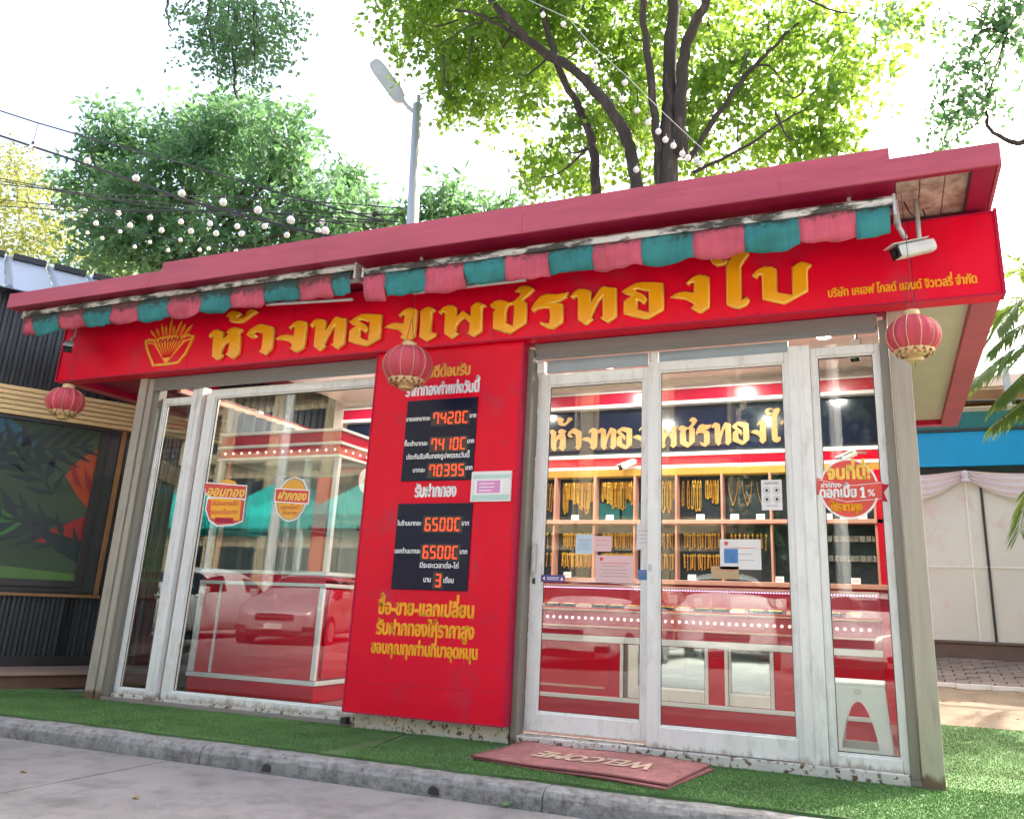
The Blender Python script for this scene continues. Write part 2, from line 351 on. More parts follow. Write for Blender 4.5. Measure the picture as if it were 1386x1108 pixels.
def text_mb(txt, x0, x1, z, y, t=.002, bold=0, height=None, mb=None, mi=0, slope=0, shear=0):
    """lettering spanning x0..x1, centred on height z (mid of the consonants), standing proud of plane y"""
    L = layout(txt)
    if not L: return mb or MB()
    a = min(p[0] for o_, h in L for p in o_); b = max(p[0] for o_, h in L for p in o_); s = (x1-x0)/(b-a); sz = height/.58 if height else s
    mb = mb or MB(); zb = z-.29*sz
    T = lambda p: (x0+(p[0]-a)*s+p[1]*sz*shear, zb+p[1]*sz+slope*(p[0]-a)*s)
    for i, (o_, hs) in enumerate(L):
        tt = t+.0001*(i % 5)
        O = [T(p) for p in o_]; mb.plate(O, y, tt, [[T(p) for p in h] for h in hs], mi)
        if bold:
            for lp in [O]+[[T(p) for p in h] for h in hs]:
                n = len(lp)
                for k in range(n):
                    p, q = Vector(lp[k]), Vector(lp[(k+1) % n]); d = q-p
                    if d.length < 1e-6: continue
                    nn = Vector((-d.y, d.x)).normalized()*bold; e = d.normalized()*bold*.5
                    yy = y-tt-.0003-.00005*(k % 3); A, B_, C_, D_ = p-nn-e, q-nn+e, q+nn+e, p+nn-e
                    mb.quad((A.x, yy, A.y), (B_.x, yy, B_.y), (C_.x, yy, C_.y), (D_.x, yy, D_.y), mi)
    return mb
def text(name, txt, x0, x1, z, y, m_, parent=None, **k): return text_mb(txt, x0, x1, z, y, **k).build(name, m_, parent)
def bevel_letter(name, outer, holes, y, depth, parent, mats=('yellow', 'yellow_edge')):
    cu = bpy.data.curves.new(name, 'CURVE'); cu.dimensions = '2D'; cu.fill_mode = 'BOTH'; cu.extrude = depth/2; cu.bevel_depth = .007; cu.bevel_resolution = 0; cu.offset = -.006
    for lp in [outer]+holes:
        sp = cu.splines.new('POLY'); sp.points.add(len(lp)-1); sp.use_cyclic_u = True
        for i, (a, b) in enumerate(lp): sp.points[i].co = (a, b, 0, 1)
    o = bpy.data.objects.new(name, cu); C.objects.link(o); dg = bpy.context.evaluated_depsgraph_get()
    me = bpy.data.meshes.new_from_object(o.evaluated_get(dg)); bpy.data.objects.remove(o); bpy.data.curves.remove(cu)
    for v in me.vertices: c = v.co.copy(); v.co = (c.x, y-depth/2-.007-c.z, c.y)
    me.flip_normals() if False else None
    me.materials.clear(); [me.materials.append(M[q]) for q in mats]; me.update()
    for p in me.polygons: p.material_index = 0 if abs(p.normal.y) > .97 else 1
    ob = bpy.data.objects.new(name, me); C.objects.link(ob); ob.parent = parent; return ob
# measured outlines, in metres
GLYPH={"ho":[[[0,254],[16,280],[45,300],[85,303],[129,286],[148,271],[150,218],[204,249],[176,271],[203,295],[246,305],[295,295],[337,279],[325,261],[303,252],[325,218],[332,87],[285,46],[260,55],[202,85],[223,103],[223,188],[200,183],[167,167],[154,128],[157,95],[179,84],[133,48],[112,53],[66,83],[53,216],[55,249],[32,258],[20,239]],[]],"tho2":[[[0,407],[35,441],[78,445],[129,428],[152,412],[128,388],[114,379],[163,374],[192,388],[209,426],[246,441],[279,432],[310,409],[270,393],[213,359],[169,337],[121,339],[63,351],[27,371],[50,379],[27,395]],[]],"aa":[[[0,232],[25,269],[68,291],[119,309],[183,293],[253,267],[258,234],[261,97],[212,50],[192,58],[146,81],[166,101],[163,185],[156,225],[103,246],[72,245],[62,233],[113,209],[69,197],[36,203]],[]],"ng":[[[0,170],[39,193],[85,198],[140,182],[145,250],[121,253],[108,237],[95,252],[131,286],[170,301],[208,290],[233,274],[230,80],[180,47],[155,58],[123,85],[142,100],[129,121],[91,146],[45,158]],[]],"th":[[[0,250],[27,277],[60,296],[99,291],[132,279],[144,267],[146,192],[177,238],[209,284],[230,296],[274,282],[317,272],[320,81],[265,42],[211,79],[229,90],[226,230],[200,197],[174,150],[148,88],[165,75],[114,41],[61,80],[56,235],[37,246],[26,230]],[]],"oo":[[[0,243],[50,273],[97,292],[144,292],[228,279],[271,269],[272,93],[228,71],[172,42],[126,52],[63,72],[16,92],[14,174],[51,197],[72,208],[30,221]],[[[82,247],[108,250],[145,235],[179,231],[180,84],[141,96],[104,115],[101,175],[125,164],[148,143],[166,173],[150,202],[124,218],[98,232]]]],"ee":[[[0,263],[27,281],[59,293],[92,281],[119,260],[92,242],[96,97],[138,87],[136,69],[69,36],[8,72],[7,158]],[]],"ph":[[[0,242],[30,269],[73,285],[118,277],[144,257],[149,195],[173,216],[193,234],[229,207],[255,187],[253,254],[274,272],[300,283],[335,272],[367,251],[340,239],[345,71],[288,34],[233,67],[251,74],[253,132],[233,157],[202,178],[177,163],[151,130],[146,81],[171,70],[118,36],[59,78],[56,186],[52,234],[33,239],[21,222]],[]],"ch":[[[0,249],[28,275],[64,282],[106,272],[143,255],[178,261],[212,286],[226,308],[216,320],[180,327],[208,356],[243,366],[285,356],[321,328],[288,295],[237,258],[270,240],[272,98],[156,32],[102,50],[32,79],[27,197],[50,217],[31,222],[13,233]],[[[122,198],[130,226],[156,241],[180,232],[182,141],[179,85],[128,109],[123,147]]]],"ro":[[[0,190],[24,233],[63,274],[114,287],[171,275],[228,276],[259,281],[246,248],[191,221],[145,216],[202,210],[225,200],[227,78],[161,36],[119,44],[72,74],[68,96],[94,86],[134,76],[138,131],[133,182],[90,190],[38,184],[16,166]],[]],"ai":[[[0,390],[29,418],[67,423],[105,422],[137,404],[162,417],[219,418],[237,397],[211,363],[185,325],[185,103],[217,119],[232,98],[216,70],[166,52],[123,66],[96,86],[97,330],[117,368],[136,388],[112,407],[80,408],[60,393],[67,375],[114,370],[91,347],[41,344],[12,368]],[]],"bo":[[[0,253],[32,289],[75,304],[117,295],[144,275],[142,129],[177,116],[227,103],[231,274],[261,297],[288,307],[314,297],[343,277],[318,253],[315,119],[181,53],[122,73],[57,96],[58,252],[37,255],[27,232]],[]]}
CABLE_A=[(-8.52,2.5,8.21),(-7.57,2.5,7.8),(-6.18,2.5,7.23),(-4.22,2.5,6.45),(-2.22,2.5,5.61),(-0.86,2.5,5.08)]
CABLE_A2=[(-8.36,2.5,7.72),(-6.31,2.5,6.86),(-4.1,2.5,5.89),(-2.15,2.5,5.17),(-1.35,2.5,4.91)]
BULB_A=[(-7.51,2.5,7.34),(-6.19,2.5,6.86),(-5.11,2.5,6.39),(-4.18,2.5,6.0),(-3.41,2.5,5.74),(-2.8,2.5,5.53),(-2.25,2.5,5.31),(-1.7,2.5,5.08)]
CABLE_B=[(-10.66,4.0,8.12),(-8.54,4.0,7.5),(-6.66,4.0,6.97),(-5.0,4.0,6.55),(-3.52,4.0,6.2),(-1.94,4.0,5.96)]
BULB_B=[(-10.14,4.0,7.64),(-9.72,4.0,7.36),(-9.06,4.0,7.33),(-8.7,4.0,7.06),(-8.16,4.0,7.11),(-7.82,4.0,6.82),(-7.32,4.0,6.93),(-6.99,4.0,6.66),(-6.56,4.0,6.73),(-6.25,4.0,6.46),(-5.85,4.0,6.55),(-5.6,4.0,6.35),(-5.22,4.0,6.42),(-5.06,4.0,6.23),(-4.65,4.0,6.29),(-4.54,4.0,6.15),(-4.1,4.0,6.21),(-3.65,4.0,6.0),(-3.08,4.0,5.99),(-3.02,4.0,6.12)]
BULB_R=[(0.83,3.0,7.89),(1.11,3.0,7.68),(1.32,3.0,7.32),(1.54,3.0,6.96),(1.74,3.0,6.67),(1.91,3.0,6.66),(1.88,3.0,6.45),(2.06,3.0,6.26),(2.19,3.0,6.08),(2.31,3.0,5.94),(2.39,3.0,5.82),(2.48,3.0,5.73),(2.58,3.0,5.61),(2.64,3.0,5.55),(2.74,3.0,5.5),(2.78,3.0,5.45),(2.06,3.0,5.51)]
CABLE_R=[(0.62,3.0,8.17),(1.18,3.0,7.74),(1.48,3.0,7.29),(1.95,3.0,6.72),(2.39,3.0,6.14),(2.83,3.0,5.59)]
LIMB={'main':[(2.05,4.5,5.7),(2.05,4.5,6.67),(2.07,4.5,7.22),(2.08,4.5,8.25),(2.13,4.5,8.97),(2.16,4.5,9.96)],'sub':[(1.94,4.5,6.25),(1.9,4.5,7.25),(1.79,4.5,8.45),(1.79,4.5,9.06),(1.68,4.5,9.99)],'right':[(2.2,4.5,6.53),(2.25,4.5,7.52),(2.36,4.5,8.07),(2.61,4.5,8.47),(2.87,4.5,8.99),(3.14,4.5,9.64)],'left':[(1.71,4.5,5.75),(1.58,4.5,6.53),(1.44,4.5,7.01),(1.11,4.5,7.6),(0.77,4.5,8.04),(0.24,4.5,8.47),(-0.26,4.5,9.05),(-0.87,4.5,9.89),(-1.54,4.5,10.86)],'leftb':[(0.24,4.5,8.47),(-0.38,4.5,9.02),(-0.91,4.5,9.42),(-1.24,4.5,9.58)],'l2':[(0.99,4.5,6.09),(0.94,4.5,6.88),(0.79,4.5,7.49),(0.42,4.5,8.3),(0.15,4.5,9.27),(-0.05,4.5,10.12)],'far':[(2.3,4.5,6.51),(2.74,4.5,7.35),(3.09,4.5,7.88),(3.39,4.5,8.26),(3.73,4.5,8.63)],'farb':[(3.09,4.5,7.88),(3.28,4.5,7.93),(3.5,4.5,7.61)],'tw':[(-0.26,4.5,8.98),(-0.52,4.5,9.25),(-1.01,4.5,9.18),(-1.51,4.5,8.97)],'tw2':[(2.35,4.5,6.29),(2.96,4.5,6.59),(3.43,4.5,6.92),(3.8,4.5,7.16)]}
BLOB_CROWN=[(-1.98,9.71,0.59),(-2.05,9.04,0.35),(-1.31,9.66,0.69),(-0.98,8.64,0.56),(-0.4,9.28,0.67),(-1.27,8.32,0.39),(-0.81,8.03,0.27),(0.35,8.7,0.65),(-0.22,8.33,0.49),(-0.92,7.86,0.15),(0.92,8.8,0.64),(0.16,7.63,0.37),(0.02,7.06,0.31),(0.21,6.55,0.29),(0.66,6.48,0.35),(0.53,7.08,0.41),(1.27,7.98,0.62),(1.18,6.95,0.45),(1.47,8.66,0.62),(2.0,8.63,0.61),(2.62,8.59,0.5),(1.7,7.3,0.5),(2.59,6.56,0.43),(2.97,6.92,0.43),(3.14,6.25,0.32),(3.54,7.22,0.56),(3.92,7.79,0.56),(4.24,7.17,0.41),(3.68,6.45,0.36),(4.12,6.47,0.25),(3.39,8.26,0.53),(4.45,7.87,0.37),(4.19,6.2,0.12),(2.99,7.57,0.39),(2.6,7.44,0.24),(4.72,8.01,0.32),(5.04,7.82,0.23),(3.88,6.83,0.46),(2.4,7.04,0.29),(1.71,6.4,0.29),(-0.5,8.91,0.56),(-1.53,9.18,0.58)]
BLOB_TOPL=[(-1.13,6.06,0.31),(-1.35,5.79,0.21),(-0.75,5.88,0.31),(-0.87,5.59,0.24),(-0.62,5.6,0.2),(-0.32,5.84,0.17),(-1.01,5.43,0.12),(-0.6,5.29,0.1),(-1.67,6.21,0.11)]
BLOB_TOPR=[(5.24,5.59,0.19),(5.27,5.22,0.18),(5.13,4.96,0.16),(5.36,5.05,0.11),(5.49,5.75,0.16),(5.63,5.49,0.12),(5.06,4.76,0.07),(4.68,6.05,0.17),(5.03,5.87,0.13),(5.63,5.79,0.16)]
BLOB_DENSE=[(-14.32,11.78,0.9),(-13.98,12.62,0.81),(-12.69,12.82,0.99),(-11.1,12.49,0.86),(-11.34,11.25,1.14),(-9.84,12.23,0.84),(-9.58,10.72,1.09),(-12.72,10.63,0.96),(-8.32,11.3,0.9),(-7.69,10.0,0.87),(-13.93,10.18,0.88),(-11.96,9.47,0.94),(-10.23,9.22,0.9),(-8.65,9.19,0.88),(-7.16,9.16,0.68),(-11.01,13.35,0.58),(-15.31,11.28,0.51),(-12.91,9.19,0.76),(-14.54,9.41,0.59)]
BLOB_YELLOW=[(-23.79,15.45,0.93),(-22.6,14.07,1.29),(-23.82,13.12,1.3),(-21.31,12.19,1.12),(-19.98,11.21,0.85),(-17.85,10.67,0.82),(-22.56,11.55,1.01),(-20.01,12.54,0.98),(-16.23,10.47,0.57)]
BLOB_FROND=[(-8.28,11.58,0.55),(-7.91,10.44,0.67),(-8.83,10.37,0.68),(-6.99,10.3,0.57),(-5.3,10.64,0.55),(-5.46,10.06,0.64),(-4.44,10.2,0.54),(-3.44,10.14,0.39),(-6.3,9.99,0.46),(-4.01,9.84,0.53)]
# ================================================================ THE SETTING
def struct(name, mb, m_, **k): o = mb.build(name, m_, **k); o['kind'] = 'structure'; return o
struct('terrain', MB().quad((-150, -150, -.19), (150, -150, -.19), (150, 150, -.19), (-150, 150, -.19)), 'dirt')
g = MB(); nx, ny = 60, 40                      # road: very slightly uneven concrete slabs
road = struct('road', MB().box(-60, 60, -60, -.99, -.3, -.115), 'road')
for i, (x0, x1) in enumerate([(-60, -9), (-9, -4.5), (-4.5, .6), (.6, 5.2), (5.2, 10), (10, 60)]):
    o = MB().box(x0+.006, x1-.006, -5.9, -1.0, -.12, -.104).build('road_slab', 'road', road)
o = MB().box(-60, 60, -40, -5.912, -.12, -.105).build('road_slab', 'road', road)
# kerb stones
kerb = struct('kerb', MB().box(-14, 12, -.94, -.80, -.3, -.12), 'concrete')
kx = -13.2; i = 0
while kx < 9:
    L_ = 2.0+.15*math.sin(i*3.1); v = []
    prof = [(-.975, -.2), (-.968, -.05), (-.952, -.026), (-.925, -.014), (-.80, -.012), (-.80, -.2)]
    mb = MB(); n = 18
    for a in range(n+1):
        x = kx+.0025+(L_-.005)*a/n
        for (y, z) in prof: v.append((x, y+rnd.uniform(-.005, .005)*(a % n != 0)+.002*math.sin(i*2), z+rnd.uniform(-.003, .003)*(y > -.97)))
    f = [(a*6+b, (a+1)*6+b, (a+1)*6+(b+1) % 6, a*6+(b+1) % 6) for a in range(n) for b in range(6)]+[(0, 1, 2, 3, 4, 5), tuple(n*6+q for q in (5, 4, 3, 2, 1, 0))]
    mb.add(v, f).build('kerb_stone', 'concrete', kerb, bevel=.004); kx += L_; i += 1
for k, x in enumerate((-.98, 1.25, 2.26)):
    MB().plate([(x-.03, -.098), (x+.03, -.098), (x+.026, -.076), (x+.01, -.062), (x-.012, -.06), (x-.027, -.074)], -.9735, .003).build('weep_hole', 'dark', kerb)  # flat dark plates, no recess: the shade in the holes is their colour
wd_ = empty('weed', (2.66, -1.0, -.103), label='tiny green weed sprouting where the kerb meets the road', cat='weed')
for k in range(9):
    q = k*.7+.3; l_ = rnd.uniform(.02, .045); MB().add([(0, 0, 0), (l_*.5*math.cos(q)-.005*math.sin(q), l_*.5*math.sin(q)+.005*math.cos(q), l_*.5), (l_*math.cos(q), l_*math.sin(q), l_*.55), (l_*.5*math.cos(q)+.005*math.sin(q), l_*.5*math.sin(q)-.005*math.cos(q), l_*.5)], [(0, 1, 2, 3)]).build('leaf', 'blade', wd_)
slab = struct('pavement', MB().box(-30, 30, -.80, 2.9, -.3, -.014), 'concrete')
# turf mats, two pieces with an open seam
def turf(name, poly):
    mb = MB(); n = len(poly); mb.add([(x, y, 0) for x, y in poly], [tuple(range(n))]); mb.add([(x, y, -.0135) for x, y in poly]+[(x, y, 0) for x, y in poly], [(a, (a+1) % n, n+(a+1) % n, n+a) for a in range(n)])
    o = struct(name, mb, 'turf'); return o
edge = [(-3.2+.35*k, -.845+.012*math.sin(k*1.7)+.006*math.sin(k*5)) for k in range(14)]
e1 = [p for p in edge if p[0] < 1.6]; edge2 = [(1.71+.3*k, -.85+.012*math.sin(k*2.1)) for k in range(24)]
turf('turf_mat', e1+[(1.695, -.85), (1.6, -.5), (1.485, .05), (1.485, .3), (-3.0, .3)])
turf('turf_mat', [(1.715, -.853)]+edge2+[(9, -.85), (9, 2.95), (4.57, 2.95), (4.57, .3), (1.50, .3), (1.50, .06), (1.62, -.5)])
rng = np.random.default_rng(3)
def blades(name, regions, n, hgt):
    P = []
    for (x0, x1, y0, y1, fr) in regions: k = int(n*fr); P.append(np.column_stack([rng.uniform(x0, x1, k), rng.uniform(y0, y1, k)]))
    P = np.concatenate(P); k = len(P); a = rng.uniform(0, 2*PI, k); h = hgt*rng.uniform(.5, 1.1, k); wd = .0022
    V = np.zeros((k, 3, 3)); dx = np.cos(a)*wd; dy = np.sin(a)*wd
    V[:, 0] = np.column_stack([P[:, 0]-dx, P[:, 1]-dy, np.zeros(k)]); V[:, 1] = np.column_stack([P[:, 0]+dx, P[:, 1]+dy, np.zeros(k)])
    V[:, 2] = np.column_stack([P[:, 0]+rng.uniform(-.008, .008, k), P[:, 1]+rng.uniform(-.008, .004, k), h])
    o = np_mesh(name, V.reshape(-1, 3), np.arange(k*3).reshape(-1, 3), 'blade'); o['kind'] = 'stuff'; return o
def np_mesh(name, V, F, m_, parent=None):
    me = bpy.data.meshes.new(name); nv, nf, k = len(V), len(F), F.shape[1]
    me.vertices.add(nv); me.vertices.foreach_set('co', V.astype(np.float32).ravel()); me.loops.add(nf*k); me.loops.foreach_set('vertex_index', F.astype(np.int32).ravel())
    me.polygons.add(nf); me.polygons.foreach_set('loop_start', np.arange(0, nf*k, k, dtype=np.int32))
    try: me.polygons.foreach_set('loop_total', np.full(nf, k, dtype=np.int32))
    except Exception: pass
    me.materials.append(M[m_]); me.update(calc_edges=True); me.validate()
    o = bpy.data.objects.new(name, me); C.objects.link(o)
    if parent: o.parent = parent
    return o
blades('turf_pile', [(-2.1, 1.5, -.855, .12, .36), (1.6, 2.2, -.86, .1, .06), (2.2, 3.4, -.86, -.6, .05), (3.3, 5.4, -.86, .1, .25), (4.575, 7.0, .1, 2.94, .28)], 230000, .009)
# ground to the right: dirt, a broken pale edge and pavers on a rise towards the neighbour
def rise(y): return 0 if y < 2.95 else .40*min(1, (y-2.95)/3.0)
mb = MB(); X_ = [4.6+.4*k for k in range(20)]; Y_ = [2.93+.16*k for k in range(20)]
v = [(x, y, rise(y)-.002+.012*math.sin(x*5+y*7)*(y > 3)) for y in Y_ for x in X_]; mb.add(v, [(j*20+i, j*20+i+1, (j+1)*20+i+1, (j+1)*20+i) for j in range(19) for i in range(19)])
struct('dirt_bank', mb, 'dirt', smooth=True)
pav = struct('side_path', MB().add([(4.6, 4.55, rise(4.55)+.004), (9, 4.15, rise(4.15)+.004), (9, 5.98, rise(5.98)), (4.6, 5.98, rise(5.98))], [(0, 1, 2, 3)]), 'brown_base')
j = 0; y = 4.55
while y < 5.9:
    x = 4.6+(.11 if j % 2 else 0)
    while x < 7.6:
        y_ = y-.09*(x-4.6); z0, z1 = rise(y_)+.02, rise(y_+.1)+.02; d = rnd.uniform(-.003, .004)
        if x < 6.6:
            mb = MB(); x1, y1 = x+.21, y_+.1; a = .003
            mb.add([(x+a, y_+a, z0+d), (x1-a, y_+a-.018, z0+d), (x1-a, y1-a-.018, z1+d), (x+a, y1-a, z1+d), (x+a, y_+a, z0-.04), (x1-a, y_+a-.018, z0-.04), (x1-a, y1-a-.018, z1-.04), (x+a, y1-a, z1-.04)], [(0, 1, 2, 3), (4, 5, 1, 0), (5, 6, 2, 1), (6, 7, 3, 2), (7, 4, 0, 3)]).build('paver', 'paver', pav)
        x += .22
    y += .106; j += 1
mb = MB(); px_ = 4.6
while px_ < 8: mb.box(px_, px_+.3, 4.43-.09*(px_-4.6), 4.5-.09*(px_-4.6), .1, rise(4.47)+.028); px_ += .305
struct('path_edging', mb, 'white')
for k in range(26):      # dry leaves
    x, y = (-2.0+.1*k, rnd.uniform(.0, .5)) if k < 8 else (-1+.75*(k-8)+rnd.uniform(-.3, .3), rnd.uniform(-1.9, -1.06)) if k < 15 else (4.75+.13*(k-15), rnd.uniform(2.6, 4.3))
    z = .012 if y > -.8 else -.101
    if y > 3: z = rise(y)+.012
    if k == 0: leaf0 = None
    a = rnd.uniform(0, 6); s = rnd.uniform(.018, .035)
    o = MB().add([(-s, 0, 0), (0, -s*.4, .004), (s, 0, .001), (0, s*.4, .006), (s*.3, 0, -.001)], [(0, 1, 4), (1, 2, 4), (2, 3, 4), (3, 0, 4)]).build('dry_leaf', 'dry_leaf', loc=(x, y, z), rz=a)
    od = ['first', 'second', 'third', 'fourth', 'fifth', 'sixth', 'seventh', 'eighth', 'ninth', 'tenth', 'eleventh', 'twelfth']
    tag(o, '%s dry leaf from the deck end, on the left turf' % od[k] if k < 8 else '%s dry leaf from the left on the road along the kerb' % od[k-8] if k < 15 else '%s dry leaf from the shop post, on the ground at the right' % od[k-15], 'leaf', 'fallen leaves by the deck' if k < 8 else 'fallen leaves on the road' if k < 15 else 'fallen leaves right of the shop')

# ================================================================ THE SHOP
XL, XR = -1.33, 4.56
shop = empty('gold_shop', (1.6, 1.5, 0), label='small red and white kiosk gold shop with glass front under a flat red roof', cat='shop')
shop_off = Vector((-1.6, -1.5, 0))
def S(o): o.parent = shop; o.location = o.location+shop_off; return o
def sbox(name, *a, m_='white', bevel=0): return S(box(name, *a, m_, bevel=bevel))
sbox('floor', -1.32, 4.54, .02, 3.1, -.01, .028, m_='floor')
sbox('sill', -1.11, 1.06, .05, .16, -.005, .05, m_='sill', bevel=.004)
sbox('sill', 2.24, 4.40, .0, .16, -.008, .052, m_='sill', bevel=.004)
for (a, b, nm) in [(-1.33, -1.245, 'post'), (4.455, 4.56, 'post')]: sbox(nm, a, b, 0, .13, -.01, 2.5, m_='post', bevel=.004)
sbox('post', -1.235, -1.18, .012, .12, -.01, 2.498, m_='post', bevel=.003); sbox('rail_channel', -1.175, -1.12, .03, .1, -.01, 2.497, m_='post_in'); sbox('rail_channel', -1.243, -1.237, .02, .1, -.01, 2.49, m_='dark')
sbox('rail_channel', 4.405, 4.45, .022, .11, -.01, 2.46, m_='post_in', bevel=.003)
sbox('rail_channel', 2.212, 2.252, -.01, .1, -.01, 2.46, m_='post_in', bevel=.003)
sbox('side_wall', 4.458, 4.555, .13, 3.2, -.01, 2.55, m_='post'); sbox('back_wall', -1.3, 4.45, 2.56, 2.66, .03, 2.95, m_='ceiling')
sbox('front_wall', 1.07, 2.2, .03, .12, -.01, 2.5, m_='post')
sbox('ceiling', -1.15, 4.45, .12, 2.56, 2.9, 2.93, m_='ceiling')
sbox('light_stop_lintel', -1.3, 4.45, .015, .075, 2.499, 2.96, m_='trim_red')  # unseen filler behind the sign, added to stop interior light leaking out
# shutter housings
for a, b in [(-1.175, 1.055), (2.255, 4.40)]:
    sbox('shutter_box', a, b, 0.004, .1, 2.425, 2.497, m_='shutter', bevel=.004)
    for k in range(3): sbox('shutter_slat', a+.01, b-.01, -.003+.001*k, .02, 2.385+.0135*k, 2.397+.0135*k, m_='shutter', bevel=.002)
sbox('header_strip', 2.33, 3.03, .05, .06, 2.302, 2.385, m_='strip_blue'); sbox('header_strip', 3.10, 3.895, .05, .06, 2.317, 2.385, m_='strip_blue')
for a in (2.262, 3.045): sbox('header_stub', a, a+.05, .04, .1, 2.303, 2.384, m_='frame', bevel=.003)
# window frames: helper that frames a pane
def framed(name, x0, x1, z0, z1, fw, y=.06, d=.075, top=None, bot=None, parent=shop):
    t = top or fw; b_ = bot or fw; P_ = []
    for k, a in enumerate([(x0, x0+fw, z0, z1), (x1-fw, x1, z0, z1), (x0+fw+.001, x1-fw-.001, z1-t, z1), (x0+fw+.001, x1-fw-.001, z0, z0+b_)]):
        mb = MB().box(a[0], a[1], y, y+d, a[2], a[3])
        o = mb.build('frame_bar', 'frame', bevel=.003); P_.append(o)
    r = P_[0]; r.name = name
    S(r)
    for o in P_[1:]: o.parent = r
    # inner groove line and pane as sub-parts
    g_ = MB().box(x0+fw, x1-fw, y+d*.45, y+d*.45+.006, z0+b_, z1-t).build('pane', 'glass'); g_.parent = r
    gm = MB(); i_ = .012
    gm.box(x0+fw-.001, x0+fw+i_, y+.012, y+.03, z0+b_, z1-t); gm.box(x1-fw-i_, x1-fw+.001, y+.012, y+.03, z0+b_, z1-t); gm.box(x0+fw+i_+.001, x1-fw-i_-.001, y+.012, y+.03, z1-t-i_, z1-t+.001); gm.box(x0+fw+i_+.001, x1-fw-i_-.001, y+.012, y+.03, z0+b_-.001, z0+b_+i_)
    rs = MB(); i_ = .004; w0 = .012; rs.box(x0+fw+w0, x0+fw+w0+i_, y+.02, y+d*.44, z0+b_, z1-t); rs.box(x1-fw-w0-i_, x1-fw-w0, y+.02, y+d*.44, z0+b_, z1-t); rs.box(x0+fw+w0, x1-fw-w0, y+.02, y+d*.44, z1-t-w0-i_, z1-t-w0); rs.box(x0+fw+w0, x1-fw-w0, y+.02, y+d*.44, z0+b_+w0, z0+b_+w0+i_); o = rs.build('rubber_seal', 'rubber'); o.parent = r; i_ = .012
    o = gm.build('glazing_bead', 'frame', bevel=.002); o.parent = r
    return r
framed('sliding_door', 2.258, 3.06, .075, 2.30, .072, y=.085, d=.05, top=.075, bot=.1)
framed('sliding_door', 3.035, 3.935, .055, 2.315, .068, y=.035, d=.045, top=.06, bot=.11)
sbox('mullion', 3.895, 4.018, .02, .12, .05, 2.345, m_='frame', bevel=.004); sbox('mullion', 3.95, 3.975, .012, .03, .05, 2.34, m_='frame', bevel=.004)
sbox('transom_pane', 4.02, 4.40, .08, .085, 2.331, 2.386, m_='glass'); framed('window_frame', 4.019, 4.404, .05, 2.33, .03, y=.05, d=.06, top=.05, bot=.06)
# door pull and latch holes on the left sliding door
sbox('door_latch', 2.275, 2.30, .078, .086, .93, 1.08, m_='bar', bevel=.002)
sbox('door_handle', 2.272, 2.30, .06, .084, 1.0, 1.18, m_='bar', bevel=.004); sbox('door_lock', 2.278, 2.296, .076, .085, .93, .965, m_='black', bevel=.002); sbox('door_lock', 3.045, 3.062, .028, .034, 1.02, 1.06, m_='bar', bevel=.002)
# left window: corner pane, double mullion, wide pane
framed('window_frame', -1.118, -.745, .045, 2.335, .028, y=.07, d=.05, top=.05, bot=.04)
sbox('mullion', -.76, -.66, .03, .13, .04, 2.40, m_='frame', bevel=.004); sbox('mullion', -.715, -.70, .022, .04, .04, 2.39, m_='frame', bevel=.003)
sbox('mullion', -.635, -.575, .06, .12, .045, 2.35, m_='frame', bevel=.004); sbox('mullion', -.655, -.64, .08, .1, .045, 2.35, m_='rose')
framed('window_frame', -.575, 1.055, .045, 2.372, .035, y=.05, d=.06, top=.062, bot=.05)
# side glass wall on the left and its stiles
S(MB().box(-1.16, -1.154, .13, 2.5, .05, 2.5).build('side_pane', 'glass')); sbox('side_stile', -1.175, -1.13, 1.2, 1.26, .03, 2.5, m_='frame'); sbox('side_stile', -1.18, -1.13, 2.44, 2.5, .03, 2.5, m_='frame')
sbox('curtain_rail', -1.12, -1.08, .2, 2.45, 2.42, 2.46, m_='rose')
mb = MB(); n = 40; v = []
for k in range(n+1): yy = .75+1.7*k/n; xx = -1.07+.025*math.sin(k*1.9); v += [(xx, yy, .05), (xx, yy, 2.42)]
mb.add(v, [(2*k, 2*k+2, 2*k+3, 2*k+1) for k in range(n)]); M['curtain'] = mat('grey_curtain', (.1, .11, .12), .8, var=.2); S(mb.build('curtain', 'curtain', smooth=True))
# roof
roof = S(MB().box(-2.24, 5.01, -.60, 3.45, 3.03, 3.12).build('roof', 'roof_red'))
def rb(name, *a, m_='roof_red', bevel=.003): o = box(name, *a, m_, bevel=bevel); o.parent = roof; o.location = Vector((0, 0, 0)); return o
rb('fascia', -2.255, 5.025, -.62, -.601, 3.005, 3.127); rb('fascia', 5.011, 5.03, -.60, 3.46, 3.006, 3.126); rb('fascia', -2.26, -2.241, -.60, 3.46, 3.006, 3.126)
rb('upper_fascia', -.585, 4.515, -.612, -.59, 3.1285, 3.197); rb('upper_fascia', 4.494, 4.515, -.589, 3.3, 3.1285, 3.196); rb('upper_fascia', -.585, -.564, -.589, 3.3, 3.1285, 3.196)
rb('roof_sheet', -.56, 4.49, -.588, 3.3, 3.15, 3.19, m_='roof_grey')
rb('soffit', -2.235, 4.53, -.598, -.08, 3.012, 3.028, m_='soffit_red'); rb('soffit', 4.90, 5.009, -.598, 3.3, 3.012, 3.028, m_='soffit_red'); rb('soffit', 4.531, 4.899, -.598, -.56, 3.012, 3.028, m_='soffit_red')
for k in range(3): rb('ceiling_board', 4.538+.12*k, 4.652+.12*k, -.552, -.10, 3.016+.002*k, 3.026, m_='tin', bevel=0)
rb('soffit_batten', 4.883, 4.897, -.555, -.09, 2.998, 3.011, m_='black'); rb('soffit_batten', 4.535, 4.88, -.100, -.088, 2.998, 3.011, m_='black')
